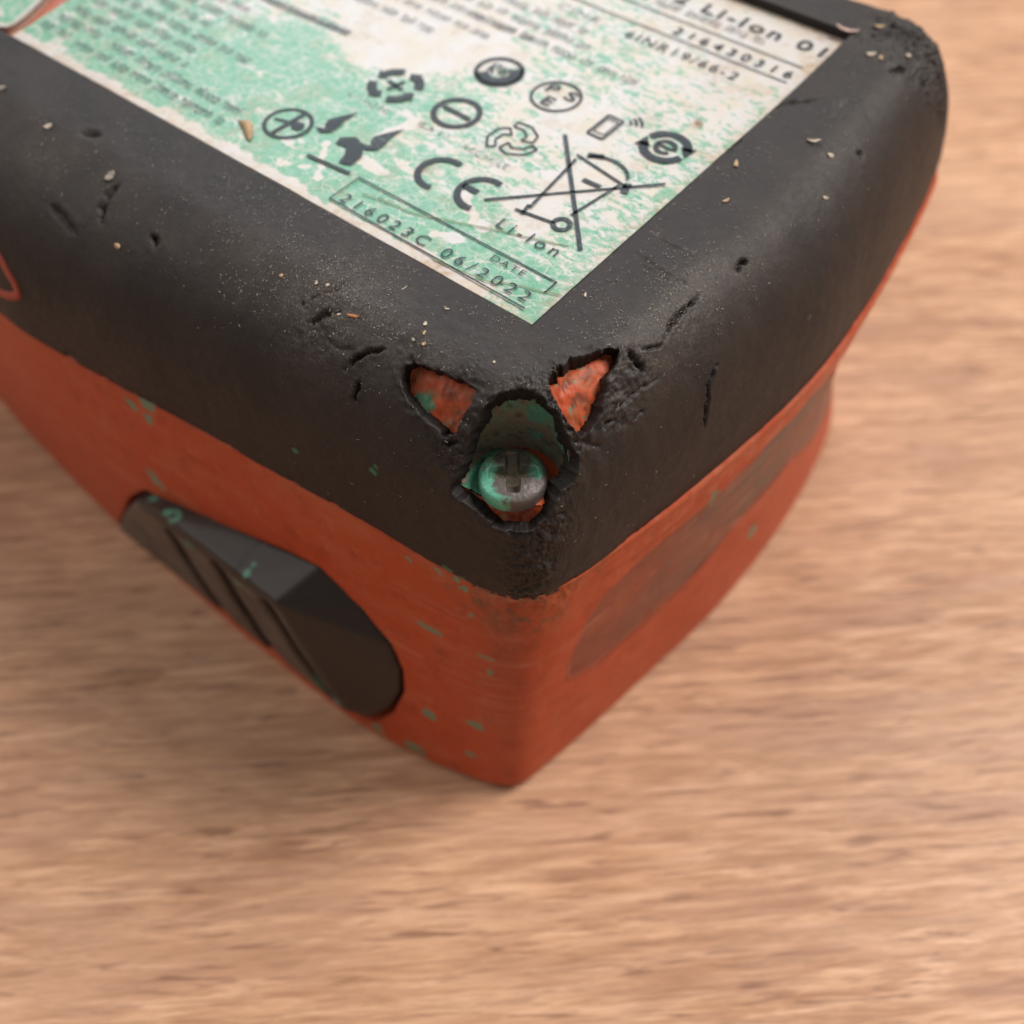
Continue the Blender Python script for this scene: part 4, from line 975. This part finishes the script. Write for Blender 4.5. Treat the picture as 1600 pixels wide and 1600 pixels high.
def build_peel():
    """curled flake of sticker standing on the label at the left"""
    V = []; F = []
    n = 14
    for i in range(n):
        t = i/(n-1); x = -45.0+3.6*t; y = 5.0-1.9*t
        for k, (dx, dy, dz) in enumerate(((0, 0, .02), (.15, .5*math.sin(math.pi*t)+.1, .45*math.sin(math.pi*t)+.05), (.35, 1.1*math.sin(math.pi*t)+.15, .35*math.sin(math.pi*t)+.06))): V.append((x+dx, y+dy, dz))
    o = mesh_obj('label_flake', V, grid_faces(n, 3), HUSK[1]); o.modifiers.new('thick', 'SOLIDIFY').thickness = .12*MM
    tag(o, 'curled off-white flake with brown edge on the label, left of the round mark', 'flake')
build_peel()

def build_dust():
    """hundreds of hair fine fibres and grains too small to pick out"""
    P = CQ; w = np.zeros(len(P)); row = np.repeat(ROWS[None], NU, 0).ravel()
    area_w = np.linalg.norm(np.cross(np.roll(COVER, -1, 0)-COVER, np.gradient(COVER, axis=1)), axis=2).ravel()
    topness = np.exp(-(np.maximum(row-.30, 0)/.22)**2)
    for c, rad, k in (((-17, -8, -1), 6, 3.2), ((-24, -5, 0), 8, 2.4), ((-8, -5, 0), 8, 1.6), ((6, 6, 0), 8, 1.8), ((8, 14, 0), 8, 1.6), ((6, 26, 0), 10, 1.0), ((6, -10, -5), 8, 1.0), ((4, 45, 0), 14, .9), ((-34, -6, -1), 9, 1.6), ((-55, -6, 0), 12, .7), ((9, 11, -1.), 4, 3.)):
        w += k*np.exp(-((P-np.array(c))**2).sum(1)/rad**2)
    w = (w*topness+.10*np.exp(-((P-np.array([5, -5, -6]))**2).sum(1)/26**2))*area_w; w *= np.clip(.2+fbm(P, .35, 3, 88)+.5, 0, None)
    w *= COVER_KEEP; w /= w.sum(); N_ = 4000
    idx = rng.choice(len(P), N_, p=w)
    V = []; F = []
    for k, i in enumerate(idx):
        q = P[i]+rng.normal(0, .06, 3); n = CN[i]; a = rng.uniform(0, math.pi*2)
        e = np.array([math.cos(a), math.sin(a), 0]); e -= n*(e@n); e /= max(np.linalg.norm(e), 1e-6); f = np.cross(n, e)
        if rng.random() < .55: L, W_ = .07+.34*rng.random()**3, rng.uniform(.03, .07)
        else: L, W_ = (.04+.16*rng.random()**3), (.04+.10*rng.random()**3)
        q = q+n*.03; lift = rng.uniform(0, .05)
        b = len(V)
        for s, tt in ((-1, -1), (1, -1), (1, 1), (-1, 1)): V.append(q+e*s*L/2+f*tt*W_/2*(1 if s < 0 else .6)+n*(lift if s > 0 else 0))
        V.append(q+n*(W_*.55+.01)+e*rng.uniform(-.2, .2)*L); V.append(q-n*.03)
        for j in range(4): F.append((b+j, b+(j+1) % 4, b+4)); F.append((b+(j+1) % 4, b+j, b+5))
    o = mesh_obj('sawdust', np.array(V), F, LINT, smooth=False)
    tag(o, 'fine sawdust fibres and grit sprinkled over the black rubber', 'sawdust', kind='stuff')
build_dust()
